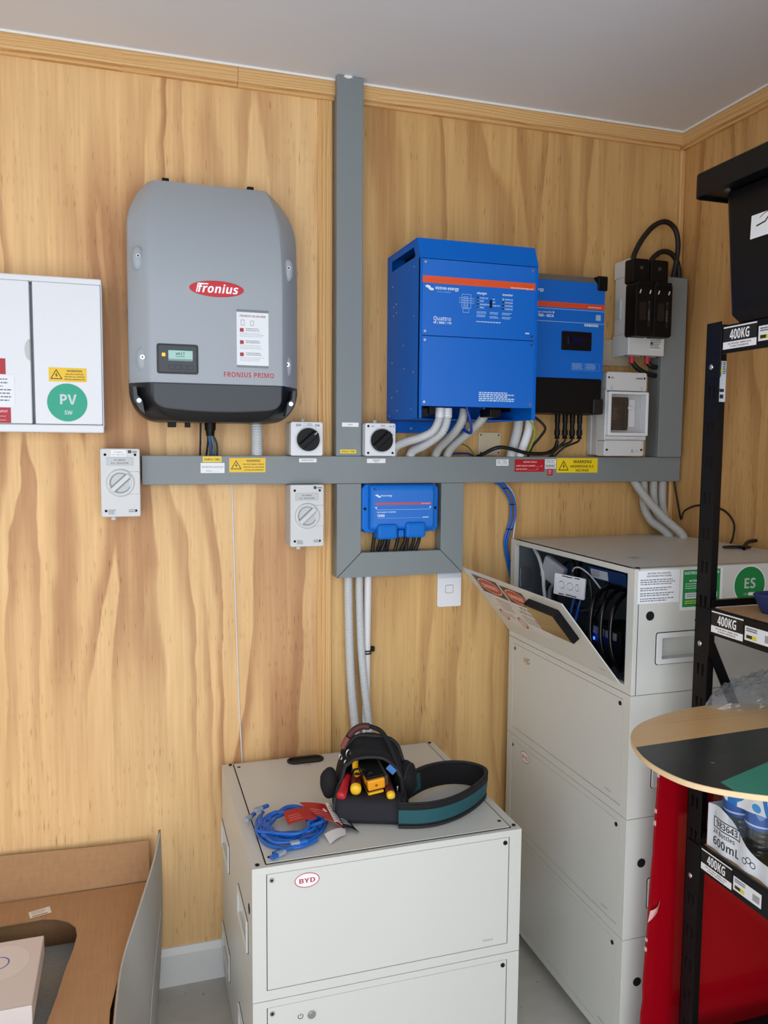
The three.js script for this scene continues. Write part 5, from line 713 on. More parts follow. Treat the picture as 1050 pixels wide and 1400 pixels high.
  function tubeOn(y) { const p = []; for (let i = 0; i <= 40; i++) { const u = i / 40, q = path.getPointAt(u), d = path.getTangentAt(u); p.push([q.x - d.z * 0.003, 0.6635 + y + 0.012 * smooth(0.55, 0.9, u), q.z + d.x * 0.003]); } return tube(p, 0.0042, 80, 6); }
  // tools, each with its handle towards the room
  const local = (x, y, z) => t.localToWorld(V(x, y, z));
  const tool = (name, label, cat, x, y, z, rx, ry_, rz = 0) => { const p = local(x, y, z); const o = thing(name, label, cat, [p.x, p.y, p.z]); o.rotation.set(rx, -0.33 + ry_, rz, 'YXZ'); o.updateMatrixWorld(true); return o; };
  const grip = (r, l) => new THREE.LatheGeometry([[0, 0], [r * 0.55, 0.001], [r * 0.92, 0.004], [r, 0.010], [r * 0.95, 0.03], [r * 0.8, l * 0.7], [r * 0.9, l * 0.85], [r * 0.55, l], [0, l]].map(([a, b]) => new THREE.Vector2(a, b)), 20).rotateX(-Math.PI / 2);
  let o = tool('screwdriver', 'screwdriver with a round red handle end at the left of the tool pouch', 'screwdriver', -0.070, 0.063, 0.012, 0.25, -0.15); mesh('handle', grip(0.0125, 0.09), M.redGrip, o); mesh('shaft', cyl(0.003, 0.003, 0.08, 10).rotateX(Math.PI / 2).translate(0, 0, -0.12), M.chrome, o);
  o = tool('screwdriver', 'screwdriver with a large yellow ribbed handle end, left of the yellow tester', 'screwdriver', -0.034, 0.075, -0.005, 0.25, 0.05); mesh('handle', grip(0.0135, 0.10), M.redDark, o); mesh('end_cap', new THREE.LatheGeometry([[0, 0.004], [0.007, 0.0035], [0.0125, 0.001], [0.0138, -0.005], [0.0136, -0.012]].map(([a, b]) => new THREE.Vector2(a, b)), 20).rotateX(Math.PI / 2), M.yellowPale, o);
  for (let k = 0; k < 5; k++) mesh('dimple', disc(0.0065 * Math.cos(k * 1.257), 0.0065 * Math.sin(k * 1.257), 0.0034, 0.0012, 0.0004, 8), M.orange, o);
  o = tool('screwdriver', 'screwdriver with a small yellow handle end at the right of the tool pouch', 'screwdriver', 0.053, 0.066, 0.004, 0.22, 0.2); mesh('handle', grip(0.011, 0.09), M.redDark, o); mesh('end_cap', new THREE.LatheGeometry([[0, 0.004], [0.006, 0.0035], [0.0098, 0.001], [0.0108, -0.005], [0.0106, -0.012]].map(([a, b]) => new THREE.Vector2(a, b)), 20).rotateX(Math.PI / 2), M.yellowPale, o);
  o = tool('cable_tester', 'yellow cable tester with black bands in the middle of the tool pouch', 'tester', 0.022, 0.088, -0.012, 0.2, 0.35, 0.12); mesh('body', rbox(-0.027, 0.017, -0.014, 0.014, -0.08, 0.0, 0.004, 3), M.orange, o); mesh('band', rbox(-0.029, 0.02, -0.017, -0.0145, -0.08, -0.002, 0.001), M.black, o); mesh('band', rbox(-0.029, 0.018, 0.0145, 0.022, -0.085, -0.006, 0.002), M.black, o); mesh('side_rubber', rbox(0.0172, 0.027, -0.013, 0.016, -0.085, -0.004, 0.003), std(0x3a3420, 0.7), o); mesh('button', disc(-0.006, 0.0, 0, 0.0035, 0.0012, 14), std(0x9a5a14, 0.5), o); mesh('foot', rbox(-0.028, 0.012, -0.024, -0.018, -0.06, 0.002, 0.002), M.yellow, o);
  o = tool('pliers', 'pliers with yellow and dark red grips standing behind the ribbed yellow screwdriver', 'pliers', -0.027, 0.108, -0.03, 0.35, 0.1); mesh('grip', tube([[-0.006, 0, 0.004], [-0.009, -0.001, -0.03], [-0.004, -0.006, -0.08]], 0.0078, 20, 10), M.yellow, o); mesh('grip', tube([[0.013, -0.012, 0.002], [0.014, -0.014, -0.03], [0.004, -0.014, -0.08]], 0.0078, 20, 10), M.redDark, o); mesh('collar', new THREE.TorusGeometry(0.0125, 0.0032, 8, 20).scale(1.3, 0.7, 1).translate(-0.001, 0.006, 0.0), M.black, o);
  o = tool('wire_stripper', 'black-handled wire stripper between the yellow pliers and the tester', 'wire stripper', 0.0, 0.1, -0.025, 0.3, 0.0); mesh('handle', tube([[-0.005, -0.03, 0.012], [-0.006, 0, 0.006], [0.0, 0.014, -0.002], [0.007, 0.006, 0.0], [0.006, -0.02, 0.006]], 0.0035, 30, 8), M.black, o); mesh('spring', tube([[-0.001, -0.03, 0.01], [0.0, -0.01, 0.004], [0.001, 0.006, 0.0]], 0.0022, 16, 8), M.steel, o);
}
// coil of blue network cable in its red card sleeve
{
  const t = thing('cable_coil', 'coil of blue network cable in a red and black card sleeve', 'cable coil', [0.36, 0.6625, 0.495]);
  const y0 = 0.6665, P = [];
  for (let k = 0; k <= 150; k++) { const a = k / 150 * Math.PI * 2 * 6.3 + 2.4, q = k / 150, cx = 0.352 + 0.014 * Math.sin(q * 11), cz = 0.487 + 0.03 * (0.5 - Math.abs(q - 0.5)) * Math.sin(q * 7) , rx = 0.062 + 0.008 * Math.sin(k * 1.7), rz = 0.060 + 0.010 * Math.cos(k * 0.9 + 1); P.push([cx + rx * Math.cos(a), y0 + 0.006 * (1 + Math.sin(q * 37)) + 0.012 * q, cz + rz * Math.sin(a)]); }
  wpart('cable', new THREE.TubeGeometry(new THREE.CatmullRomCurve3(P.map((p) => V(...p))), 420, 0.0043, 8), M.blueCable, t);
  const S = (p) => wpart('cable_loop', tube(p, 0.0043, 60, 8), M.blueCable, t);
  S([[0.30, 0.676, 0.405], [0.279, 0.672, 0.44], [0.272, 0.668, 0.49], [0.285, 0.668, 0.55], [0.32, 0.668, 0.58], [0.36, 0.668, 0.583], [0.40, 0.67, 0.565]]); S([[0.295, 0.682, 0.42], [0.283, 0.679, 0.455], [0.281, 0.676, 0.50], [0.297, 0.675, 0.555], [0.33, 0.675, 0.57], [0.37, 0.675, 0.565]]); S([[0.29, 0.67, 0.60], [0.33, 0.671, 0.588], [0.38, 0.672, 0.57], [0.42, 0.672, 0.53], [0.44, 0.67, 0.49]]);
  for (const [x, y, z, r] of [[0.297, 0.686, 0.402, 0.5], [0.268, 0.672, 0.412, 0.9], [0.300, 0.669, 0.606, -2.6], [0.355, 0.676, 0.578, 0.1]]) {
    const c = rbox(-0.006, 0.006, -0.0045, 0.0045, 0, 0.021, 0.001); wpart('plug', c.rotateY(r + Math.PI * 1.5).translate(x, y, z), std(0x8fa0b2, 0.25), t); wpart('plug_boot', rbox(-0.005, 0.005, -0.004, 0.004, -0.02, 0.001, 0.002).rotateY(r + Math.PI * 1.5).translate(x, y, z), M.blueCable, t);
  }
  const cardPrint = (c1, fn) => print(0.1, 0.07, 3000, (g, w, h) => { g.fillStyle = c1; g.fillRect(0, 0, w, h); fn(g, w, h); }, { side: THREE.DoubleSide });
  const card = (n, a, b, c, d, m) => wpart(n, sheet((s, k) => { const l = (p, q, e) => p.map((v, i) => v + (q[i] - v) * e); const q = l(l(a, b, s), l(d, c, s), k); return [q[0], q[1] + 0.004 * Math.sin(s * 3.14), q[2]]; }, 8, 4, 0.0008), m, t);
  card('card_sleeve', [0.340, 0.694, 0.455], [0.412, 0.698, 0.462], [0.410, 0.692, 0.512], [0.343, 0.684, 0.505], cardPrint('#a8201f', (g, w, h) => bars(g, w * 0.1, h * 0.2, w * 0.5, h * 0.5, 3, '#d88078', 0.25)));
  card('card_sleeve', [0.385, 0.700, 0.430], [0.463, 0.690, 0.452], [0.468, 0.674, 0.535], [0.410, 0.697, 0.500], cardPrint('#b0201f', (g, w, h) => { bars(g, w * 0.1, h * 0.15, w * 0.6, h * 0.5, 3, '#e0948c', 0.3); g.fillStyle = '#e6d6d0'; g.beginPath(); g.ellipse(w * 0.62, h * 0.6, w * 0.06, h * 0.1, 0, 0, 7); g.fill(); ink(g, 'CAT6', w * 0.85, h * 0.2, h * 0.12, { c: '#f0e0dc' }); }));
  card('card_back', [0.420, 0.672, 0.55], [0.478, 0.668, 0.525], [0.470, 0.665, 0.555], [0.425, 0.664, 0.585], std(0xd9d4d2, 0.7, 0, { side: THREE.DoubleSide }));
  card('card_flap', [0.460, 0.690, 0.452], [0.484, 0.676, 0.468], [0.503, 0.666, 0.555], [0.468, 0.673, 0.535], print(0.05, 0.08, 3000, (g, w, h) => { g.fillStyle = '#1b1b1d'; g.fillRect(0, 0, w, h); bars(g, w * 0.2, h * 0.2, w * 0.6, h * 0.5, 5, '#d8d8d8', 0.4); }, { side: THREE.DoubleSide }));
  card('card_label', [0.447, 0.6965, 0.446], [0.462, 0.6925, 0.451], [0.469, 0.677, 0.530], [0.452, 0.684, 0.522], print(0.02, 0.08, 3000, (g, w, h) => { g.fillStyle = '#c9c5c0'; g.fillRect(0, 0, w, h); bars(g, w * 0.1, h * 0.08, w * 0.8, h * 0.8, 8, '#5a5552', 0.4); }, { side: THREE.DoubleSide }));
}
for (const [l, p, r] of [['black lead sagging across the lower left inside the open control module', [[1.24, 1.16, 0.12], [1.2, 1.12, 0.15], [1.185, 1.07, 0.22], [1.19, 1.04, 0.30], [1.22, 1.03, 0.36]], 0.0065], ['black lead crossing behind the outlet bracket inside the open control module', [[1.3, 1.24, 0.2], [1.25, 1.16, 0.26], [1.22, 1.12, 0.33], [1.21, 1.13, 0.40], [1.24, 1.18, 0.46]], 0.0065], ['black lead hanging at the back of the open control module, left of the relay box', [[1.35, 1.25, 0.3], [1.31, 1.15, 0.31], [1.27, 1.06, 0.30], [1.26, 1.0, 0.28]], 0.0085], ['black lead in a tight bend at the back left of the open control module', [[1.3, 1.2, 0.08], [1.27, 1.12, 0.1], [1.26, 1.07, 0.15], [1.28, 1.1, 0.2], [1.32, 1.16, 0.2]], 0.0075]]) cable('black_lead', l, p, r, M.blackCable);

// ------------------------------------------------------------------ cardboard box, lower left
{
  const t = thing('cardboard_box', 'large open cardboard box on the floor at the lower left, with a cut-out inner tray', 'cardboard box', [-0.35, 0, 0.37]);
  const two = (n, fn, ns, nt, th, m) => wpart(n, sheet(fn, ns, nt, th), m, t);
  // right wall: bottom edge on the floor, top edge sagging and leaning inwards
  const topR = curve([[0.066, 0.502, 0.062], [0.045, 0.455, 0.15], [0.005, 0.405, 0.28], [-0.032, 0.352, 0.386], [-0.046, 0.33, 0.50], [-0.055, 0.32, 0.70]]);
  const botR = curve([[0.052, 0.001, 0.075], [0.048, 0.001, 0.12], [0.04, 0.001, 0.28], [0.036, 0.001, 0.386], [0.033, 0.001, 0.5], [0.03, 0.001, 0.70]]);
  two('side_wall', (s, k) => { const a = topR.getPoint(s), b = botR.getPoint(s), q = b.lerp(a, k); return [q.x + 0.008 * Math.sin(k * Math.PI), q.y, q.z]; }, 30, 10, -0.004, M.boxGrey);
  two('side_lining', (s, k) => { const a = topR.getPoint(s), b = botR.getPoint(s), q = b.lerp(a, 0.001 + k * 0.997); return [q.x + 0.008 * Math.sin(k * Math.PI) - 0.0045, q.y, q.z]; }, 30, 10, -0.001, M.kraft);
  two('crease', (s, k) => { const u = 0.14 + 0.5 * s, a = topR.getPoint(u), b = botR.getPoint(u), q = b.lerp(a, 0.62 - 0.32 * s + 0.006 * k); return [q.x + 0.008 * Math.sin(0.5 * Math.PI) + 0.0015, q.y, q.z]; }, 12, 1, 0.0006, std(0xd6d2cb, 0.8));
  two('back_wall', (s, k) => [-0.86 + 0.896 * s, 0.001 + 0.36 * k, 0.062], 10, 4, 0.004, M.kraft);
  two('back_flap', (s, k) => [-0.86 + (0.896 - 0.002) * s, 0.361 + (0.120 - 0.022 * s) * k, 0.062 - 0.035 * k + 0.004 * Math.sin(s * 9)], 24, 6, 0.004, M.kraft);
  two('flap_score', (s, k) => [0.0 + 0.0015 * k, 0.362 + 0.092 * s, 0.0625 - 0.034 * s], 6, 1, 0.0004, std(0x7d5a38, 0.9));
  two('left_wall', (s, k) => [-0.86, 0.001 + 0.36 * k, 0.062 + 0.66 * s], 8, 3, 0.004, M.kraft); two('front_wall', (s, k) => [-0.86 + 0.91 * s - 0.07 * s * k, 0.001 + 0.29 * k, 0.715], 8, 3, 0.004, M.kraft);
  two('bottom_wall', (s, k) => [-0.855 + 0.9 * s, 0.004, 0.066 + 0.645 * k], 4, 4, 0.003, M.kraft);
  // inner tray with a curved cut-out over grey packing foam (shape in x, -z)
  const tray = poly([[-0.853, -0.07], [0.034, -0.07], [0.003, -0.24], [-0.040, -0.39], [-0.062, -0.52], [-0.068, -0.705], [-0.853, -0.705]]);
  const hole = new THREE.Path(); [[-0.42, -0.165], [-0.25, -0.160], [-0.235, -0.158], [-0.20, -0.168], [-0.172, -0.186], [-0.152, -0.212], [-0.146, -0.25], [-0.152, -0.30], [-0.166, -0.37], [-0.178, -0.45], [-0.195, -0.54], [-0.225, -0.63], [-0.42, -0.63]].forEach(([x, y], i) => (i ? hole.lineTo(x, y) : hole.moveTo(x, y))); hole.closePath(); tray.holes.push(hole);
  const tg = extrude(tray, 0, 0.004, 0).rotateX(-Math.PI / 2), p = tg.attributes.position; for (let k = 0; k < p.count; k++) p.setY(k, p.getY(k) + 0.362 - 0.085 * p.getZ(k)); tg.computeVertexNormals();
  wpart('inner_tray', uvMetres(tg, 0.4, 0.4, 'x', 'z'), M.kraft, t);
  wpart('packing_foam', uvMetres(rbox(-0.45, -0.11, 0.2, 0.272, 0.15, 0.66, 0.01), 0.1, 0.1, 'x', 'z'), M.foam, t);
  wpart('tray_label', (() => { const g = new THREE.PlaneGeometry(0.052, 0.028).rotateX(-Math.PI / 2).rotateY(0.25).translate(-0.243, 0, 0.135), q = g.attributes.position; for (let k = 0; k < q.count; k++) q.setY(k, 0.3672 - 0.085 * q.getZ(k)); return g; })(), print(0.052, 0.028, 3500, (g, w, h) => { g.fillStyle = '#e8e0d4'; g.fillRect(0, 0, w, h); bars(g, w * 0.12, h * 0.15, w * 0.7, h * 0.5, 3, '#98908a', 0.4); g.fillStyle = '#444'; g.fillRect(w * 0.12, h * 0.78, w * 0.7, h * 0.1); }), t);
}
{
  const t = thing('product_box', 'pale flat product box with a printed disc and blue ring, lying in the cardboard box', 'box', [-0.36, 0.325, 0.42]);
  wpart('carton', rbox(-0.56, -0.217, 0.3415, 0.389, 0.30, 0.555, 0.002), std(0xd8cbc6, 0.6), t);
  const c = (x, y, z) => [x, y, z];
  wpart('lid_print', new THREE.PlaneGeometry(0.34, 0.25).rotateX(-Math.PI / 2).translate(-0.3885, 0.3897, 0.4275), print(0.34, 0.25, 2400, (g, w, h) => { g.fillStyle = '#d8cbc6'; g.fillRect(0, 0, w, h); const x = w * 0.742, y = h * 0.33, r = h * 0.27; g.fillStyle = '#dfd4d0'; g.beginPath(); g.arc(x, y, r, 0, 7); g.fill(); g.strokeStyle = '#c9bdb9'; g.lineWidth = 3; g.stroke(); g.strokeStyle = '#3f5fae'; g.lineWidth = r * 0.045; g.beginPath(); g.arc(x, y, r * 0.33, 0, 7); g.stroke(); }), t);
}

// ------------------------------------------------------------------ red sheet between stack and rack
{
  const t = thing('red_panel', 'glossy red sheet standing upright behind the rack post, its left edge chipped', 'panel', [1.43, 0, 0.765]);
  const s = new THREE.Shape(); s.moveTo(1.142, 0.0); for (let k = 0; k <= 24; k++) { const y = 0.87 * k / 24; s.lineTo(1.142 + 0.036 * (y / 0.87) + (k % 5 === 2 ? 0.003 * rnd() : 0), y); } s.lineTo(1.73, 0.87); s.lineTo(1.73, 0); s.closePath();
  wpart('face', extrude(s, 0.762, 0.768, 0.0005), M.red, t);
  const e = []; for (let k = 0; k < 7; k++) { const y = 0.02 + 0.84 * rnd(); e.push(box(-0.0008, 0.001, -0.003 - 0.006 * rnd(), 0.003, -0.0035, 0.0035).translate(1.1415 + 0.036 * y / 0.87, y, 0.765)); } wpart('chipped_edge', merge(e), M.redEdge, t).userData = { kind: 'stuff' };
  wpart('torn_film', sheet((a, b) => [1.158 + 0.026 * a + 0.006 * b, 0.452 + 0.028 * b + 0.022 * a, 0.769 + 0.006 * Math.sin(a * 3) * (0.4 + b)], 6, 4, 0.0006), std(0xd8a8a4, 0.25), t);
}

// ------------------------------------------------------------------ black steel rack
const RXF = 1.22, RZ = 0.816;
{
  const t = thing('storage_rack', 'black slotted-angle steel rack with 400KG labels along the right side', 'rack', [1.5, 0, 1.45]);
  const flange = (holes) => { const s = poly([[0, 0], [holes ? 0.045 : 0.054, 0], [holes ? 0.045 : 0.054, 1.852], [0, 1.852]]); if (holes) for (let k = 0; k < 23; k++) { const y = 0.06 + k * 0.0775; for (const x of [0.016, 0.031]) { s.holes.push(poly([[x - 0.0022, y], [x + 0.0022, y], [x + 0.0045, y + 0.028], [x - 0.0045, y + 0.028]], THREE.Path)); } } return new THREE.ExtrudeGeometry(s, { depth: 0.002, bevelEnabled: false }); };
  const post = (x, z, sx, sz) => { // flanges run from the corner (x, z) along sx and sz
    const a = flange(true).rotateY(-Math.PI / 2); const b = flange(false); // a: shape x -> z ; b: shape x -> x
    const A = merge([a.translate(x + (sx > 0 ? 0.002 : 0), 0, 0)]); if (sz < 0) A.scale(1, 1, -1); A.translate(0, 0, z);
    if (sx < 0) b.scale(-1, 1, 1); b.translate(x, 0, z + (sz > 0 ? 0 : -0.002));
    for (const g of [A, b]) { const w = (g === A && sz < 0) || (g === b && sx < 0); if (w) { const p = g.attributes.position.array; for (let k = 0; k < p.length; k += 9) for (let i = 0; i < 3; i++) { const q = p[k + i]; p[k + i] = p[k + 3 + i]; p[k + 3 + i] = q; } g.computeVertexNormals(); } }
    return wpart('post', merge([A, b, box(Math.min(x, x + sx * 0.047), Math.max(x, x + sx * 0.047), 0, 0.01, Math.min(z, z + sz * 0.047), Math.max(z, z + sz * 0.047))]), M.rack, t);
  };
  const P = post(RXF, RZ, 1, 1); post(1.745, RZ, -1, 1); post(RXF, 2.08, 1, -1); post(1.745, 2.08, -1, -1);
  const LV = [[1.782, 1.842], [1.168, 1.228], [0.624, 0.684], [0.12, 0.18]];
  for (const [y0, y1] of LV) {
    for (const [x, s] of [[RXF, 1], [1.745, -1]]) {
      const b = wpart('beam', merge([rbox(Math.min(x - 0.001 * s, x + 0.009 * s), Math.max(x - 0.001 * s, x + 0.009 * s), y0, y1, RZ + 0.044, 2.038, 0.003), rbox(Math.min(x - 0.0035 * s, x), Math.max(x - 0.0035 * s, x), y0 - 0.05, y1 - 0.004, RZ + 0.006, RZ + 0.05, 0.001), rbox(Math.min(x - 0.0035 * s, x), Math.max(x - 0.0035 * s, x), y0 - 0.05, y1 - 0.004, 2.03, 2.074, 0.001)]), M.rack, t);
      wpart('rivet', new THREE.SphereGeometry(0.0062, 16, 10).scale(0.5, 1, 1).translate(x - 0.0045 * s, y0 - 0.026, RZ + 0.024), M.chrome, b);
      if (s < 0) continue;
      const side = (name, z0, z1, yy0, yy1, m) => wpart(name, new THREE.PlaneGeometry(z1 - z0, yy1 - yy0).rotateY(-Math.PI / 2).translate(x - 0.0018, (yy0 + yy1) / 2, (z0 + z1) / 2), m, b);
      side('load_label', 0.871, 0.967, y0 + 0.008, y1 - 0.005, M.kg ??= print(0.096, 0.047, 5000, (g, w, h) => { g.fillStyle = '#131416'; g.fillRect(0, 0, w, h); g.fillStyle = '#eef0f1'; g.fillRect(0, 0, w, h * 0.06); g.fillRect(0, h * 0.68, w, h * 0.32); g.save(); g.scale(0.68, 1); ink(g, '400KG', w * 0.5 / 0.68, h * 0.38, h * 0.6, { c: '#f2f3f4', w: w * 1.2 }); g.restore(); ink(g, 'UDL PER SHELF. 2000KG TOTAL', w / 2, h * 0.78, h * 0.1, { c: '#222', w: w * 0.8 }); ink(g, 'IF EVENLY DISTRIBUTED', w / 2, h * 0.9, h * 0.1, { c: '#222', w: w * 0.7 }); }));
      side('product_label', 0.972, 1.052, y0 + 0.014, y1 - 0.016, M.prod ??= print(0.08, 0.03, 5000, (g, w, h) => { g.fillStyle = '#e4e8ec'; g.fillRect(0, 0, w, h); bars(g, w * 0.05, h * 0.12, w * 0.42, h * 0.3, 2, '#334', 0.6); g.fillStyle = '#d8cf3a'; g.fillRect(w * 0.05, h * 0.6, w * 0.36, h * 0.28); g.fillStyle = '#222'; g.fillRect(w * 0.06, h * 0.62, w * 0.2, h * 0.22); g.fillStyle = '#222'; for (let k = 0; k < 16; k++) g.fillRect(w * (0.7 + 0.015 * k), h * 0.3, w * (k % 3 ? 0.006 : 0.011), h * 0.5); }));
      }
    for (const [z, dz] of [[RZ + 0.006, 1], [2.074, -1]]) wpart('end_brace', rbox(RXF + 0.03, 1.715, y0 + 0.053, y1 + 0.009, Math.min(z, z + dz * 0.012), Math.max(z, z + dz * 0.012), 0.001), M.rack, t);
    wpart('shelf_board', uvMetres(box(RXF + 0.0095, 1.735, y1 - 0.016, y1 - 0.0005, RZ + 0.05, 2.03), 0.5, 0.5, 'x', 'z'), M.chip, t);
  }
  wpart('diagonal_brace', rbox(-0.013, 0.013, -0.30, 0.30, -0.001, 0.001, 0.0005).rotateZ(0.468).translate(1.362, 0.93, RZ + 0.004), M.rack, t);
  wpart('shipping_label', merge([0].map(() => new THREE.PlaneGeometry(0.02, 0.09).translate(1.2635, 1.728, RZ + 0.0032))), print(0.02, 0.09, 5000, (g, w, h) => { g.fillStyle = '#c9d2da'; g.fillRect(0, 0, w, h); bars(g, w * 0.1, h * 0.03, w * 0.35, h * 0.34, 8, '#334', 0.6); bars(g, w * 0.55, h * 0.03, w * 0.4, h * 0.3, 7, '#223', 0.6); g.fillStyle = '#c8cf3a'; g.fillRect(w * 0.2, h * 0.18, w * 0.25, h * 0.1); g.fillStyle = '#223'; g.fillRect(w * 0.2, h * 0.68, w * 0.6, h * 0.08); g.fillRect(w * 0.25, h * 0.82, w * 0.5, h * 0.1); }), P);
}
{ // tote on the top shelf
  const t = thing('storage_tote', 'large black lidded plastic tote with a white sticker on top of the rack', 'storage tote', [1.42, 1.843, 1.28]);
  const ring = (x0, x1, z0, z1, r, n = 8) => { const s = roundRect(x0, x1, -z1, -z0, r), p = s.getPoints(n); return p.map((q) => [q.x, -q.y]); };
  const lo = ring(1.208, 1.60, 0.898, 1.62, 0.022), hi = ring(1.200, 1.625, 0.876, 1.66, 0.026), n = lo.length;
  const at = (s, k) => { const i = Math.min(n - 1, Math.round(s * (n - 1))), e = k < 0.06 ? -0.010 * (1 - k / 0.06) : 0, q = [lo[i][0] + (hi[i][0] - lo[i][0]) * k, lo[i][1] + (hi[i][1] - lo[i][1]) * k]; const cx = 1.41, cz = 1.28; return [q[0] + e * Math.sign(q[0] - cx), 1.843 + 0.265 * k, q[1] + e * Math.sign(q[1] - cz)]; };
  wpart('body', merge([sheet(at, n - 1, 16, -0.003), extrude(roundRect(1.222, 1.59, -1.61, -0.915, 0.02), 0, 0.003, 0).rotateX(-Math.PI / 2).translate(0, 1.843, 0)]), M.tote, t);
  wpart('side_rib', tube([[1.2075, 1.86, 0.955], [1.2035, 1.98, 0.946], [1.1995, 2.1, 0.938]], 0.003, 10, 8), M.tote, t);
  wpart('lid', merge([extrude(roundRect(1.150, 1.675, -1.71, -0.838, 0.02), 0, 0.012, 0.004).rotateX(-Math.PI / 2).translate(0, 2.143, 0), extrude((() => { const s = roundRect(1.150, 1.675, -1.71, -0.838, 0.02); s.holes.push(roundRect(1.154, 1.671, -1.706, -0.842, 0.016, THREE.Path)); return s; })(), 0, 0.042, 0.001).rotateX(-Math.PI / 2).translate(0, 2.106, 0), extrude((() => { const s = roundRect(1.152, 1.673, -1.708, -0.84, 0.018); s.holes.push(roundRect(1.205, 1.62, -1.655, -0.905, 0.03, THREE.Path)); return s; })(), 0, 0.003, 0).rotateX(-Math.PI / 2).translate(0, 2.113, 0)]), M.tote, t);
  wpart('lid_plug', cyl(0.006, 0.006, 0.004, 16).translate(1.188, 2.111, 0.90), std(0x4a4c40, 0.6), t);
  const g = new THREE.PlaneGeometry(0.16, 0.064).rotateY(-Math.PI / 2).rotateZ(-0.03).translate(1.1990, 2.03, 1.04); wpart('white_sticker', g.translate(-0.0005, 0, 0), print(0.16, 0.064, 3500, (c, w, h) => { c.fillStyle = '#e8edf0'; c.fillRect(0, 0, w, h); c.strokeStyle = '#a03a48'; c.lineWidth = h * 0.03; c.beginPath(); c.moveTo(w * 0.14, h * 0.42); c.quadraticCurveTo(w * 0.26, h * 0.2, w * 0.6, h * 0.24); c.stroke(); c.strokeStyle = '#16181a'; c.lineWidth = h * 0.05; c.beginPath(); c.moveTo(w * 0.09, h * 0.64); c.lineTo(w * 0.24, h * 0.58); c.quadraticCurveTo(w * 0.3, h * 0.34, w * 0.5, h * 0.36); c.lineTo(w * 0.9, h * 0.5); c.stroke(); ink(c, 'AUTO', w * 0.4, h * 0.76, h * 0.15, { c: '#b8404e' }); }), t);
}
{ const t = thing('storage_bin', 'dark blue plastic bin on the middle rack shelf at the right edge', 'bin', [1.42, 1.2285, 1.06]);
  const f = (s, k) => { const r = roundRect(-0.13 - 0.012 * k, 0.13 + 0.012 * k, -0.13 - 0.012 * k, 0.13 + 0.012 * k, 0.02).getPoints(6), q = r[Math.min(r.length - 1, Math.round(s * (r.length - 1)))]; return [1.42 + q.x, 1.2285 + 0.038 * k, 1.06 - q.y]; };
  const n = roundRect(0, 1, 0, 1, 0.1).getPoints(6).length - 1; wpart('body', merge([sheet(f, n, 6, -0.003), box(1.30, 1.54, 1.2285, 1.2315, 0.94, 1.18)]), std(0x1c2f62, 0.5), t);
  wpart('rim', new THREE.TubeGeometry(new THREE.CatmullRomCurve3(Array.from({ length: 40 }, (_, i) => V(...f(i / 40, 1))), true), 80, 0.004, 6, true), std(0x1c2f62, 0.5), t); }

// ------------------------------------------------------------------ pack of water bottles, loose film, balance board
const PX = 1.232, PY = 0.685, PZ = 0.872;
{
  const bottle = thing('water_bottle', 'clear water bottle at the far front corner of the shrink-wrapped pack on the lower shelf', 'bottle', [PX + 0.042, PY, PZ + 0.045], { group: 'water bottles in the shrink-wrapped pack' });
  const prof = [[0, 0.001], [0.02, 0.001], [0.029, 0.004], [0.032, 0.012]]; for (let k = 0; k < 6; k++) prof.push([0.0325, 0.016 + k * 0.012], [0.0325, 0.023 + k * 0.012], [0.0305, 0.0255 + k * 0.012]); prof.push([0.033, 0.09], [0.033, 0.165], [0.031, 0.18], [0.026, 0.21], [0.014, 0.245], [0.013, 0.262], [0.013, 0.27]);
  mesh('shell', new THREE.LatheGeometry(prof.map(([a, b]) => new THREE.Vector2(a, b)), 24), M.pet, bottle);
  mesh('label', new THREE.CylinderGeometry(0.0334, 0.0334, 0.066, 28, 1, true).translate(0, 0.126, 0), print(0.21, 0.052, 2500, (g, w, h) => { g.fillStyle = '#2c62b4'; g.fillRect(0, 0, w, h); for (let k = 0; k < 4; k++) { g.fillStyle = '#7fa6da'; g.beginPath(); g.ellipse(w * (0.12 + 0.25 * k), h * 0.4, w * 0.05, h * 0.25, 0, 0, 7); g.fill(); } g.fillStyle = '#d2e0f0'; g.fillRect(0, h * 0.85, w, h * 0.06); }, { side: THREE.DoubleSide }), bottle);
  mesh('cap', cyl(0.0155, 0.0155, 0.016, 20).translate(0, 0.276, 0), std(0x2a63b8, 0.4), bottle);
  const spots = []; for (let i = 0; i < 2; i++) for (let k = 0; k < 5; k++) if (i || k) spots.push([i, k]);
  const nth = ['first', 'second', 'third', 'fourth', 'fifth'];
  for (const [i, k] of spots) { const c = bottle.clone(); c.name = numbered('water_bottle'); scene.add(c); c.position.set(PX + 0.042 + 0.068 * i, PY, PZ + 0.045 + 0.068 * k); c.userData = { ...bottle.userData, label: `clear water bottle in the ${i ? 'second' : 'front'} row of the shrink-wrapped pack, ${nth[k]} from the far end` }; }
}
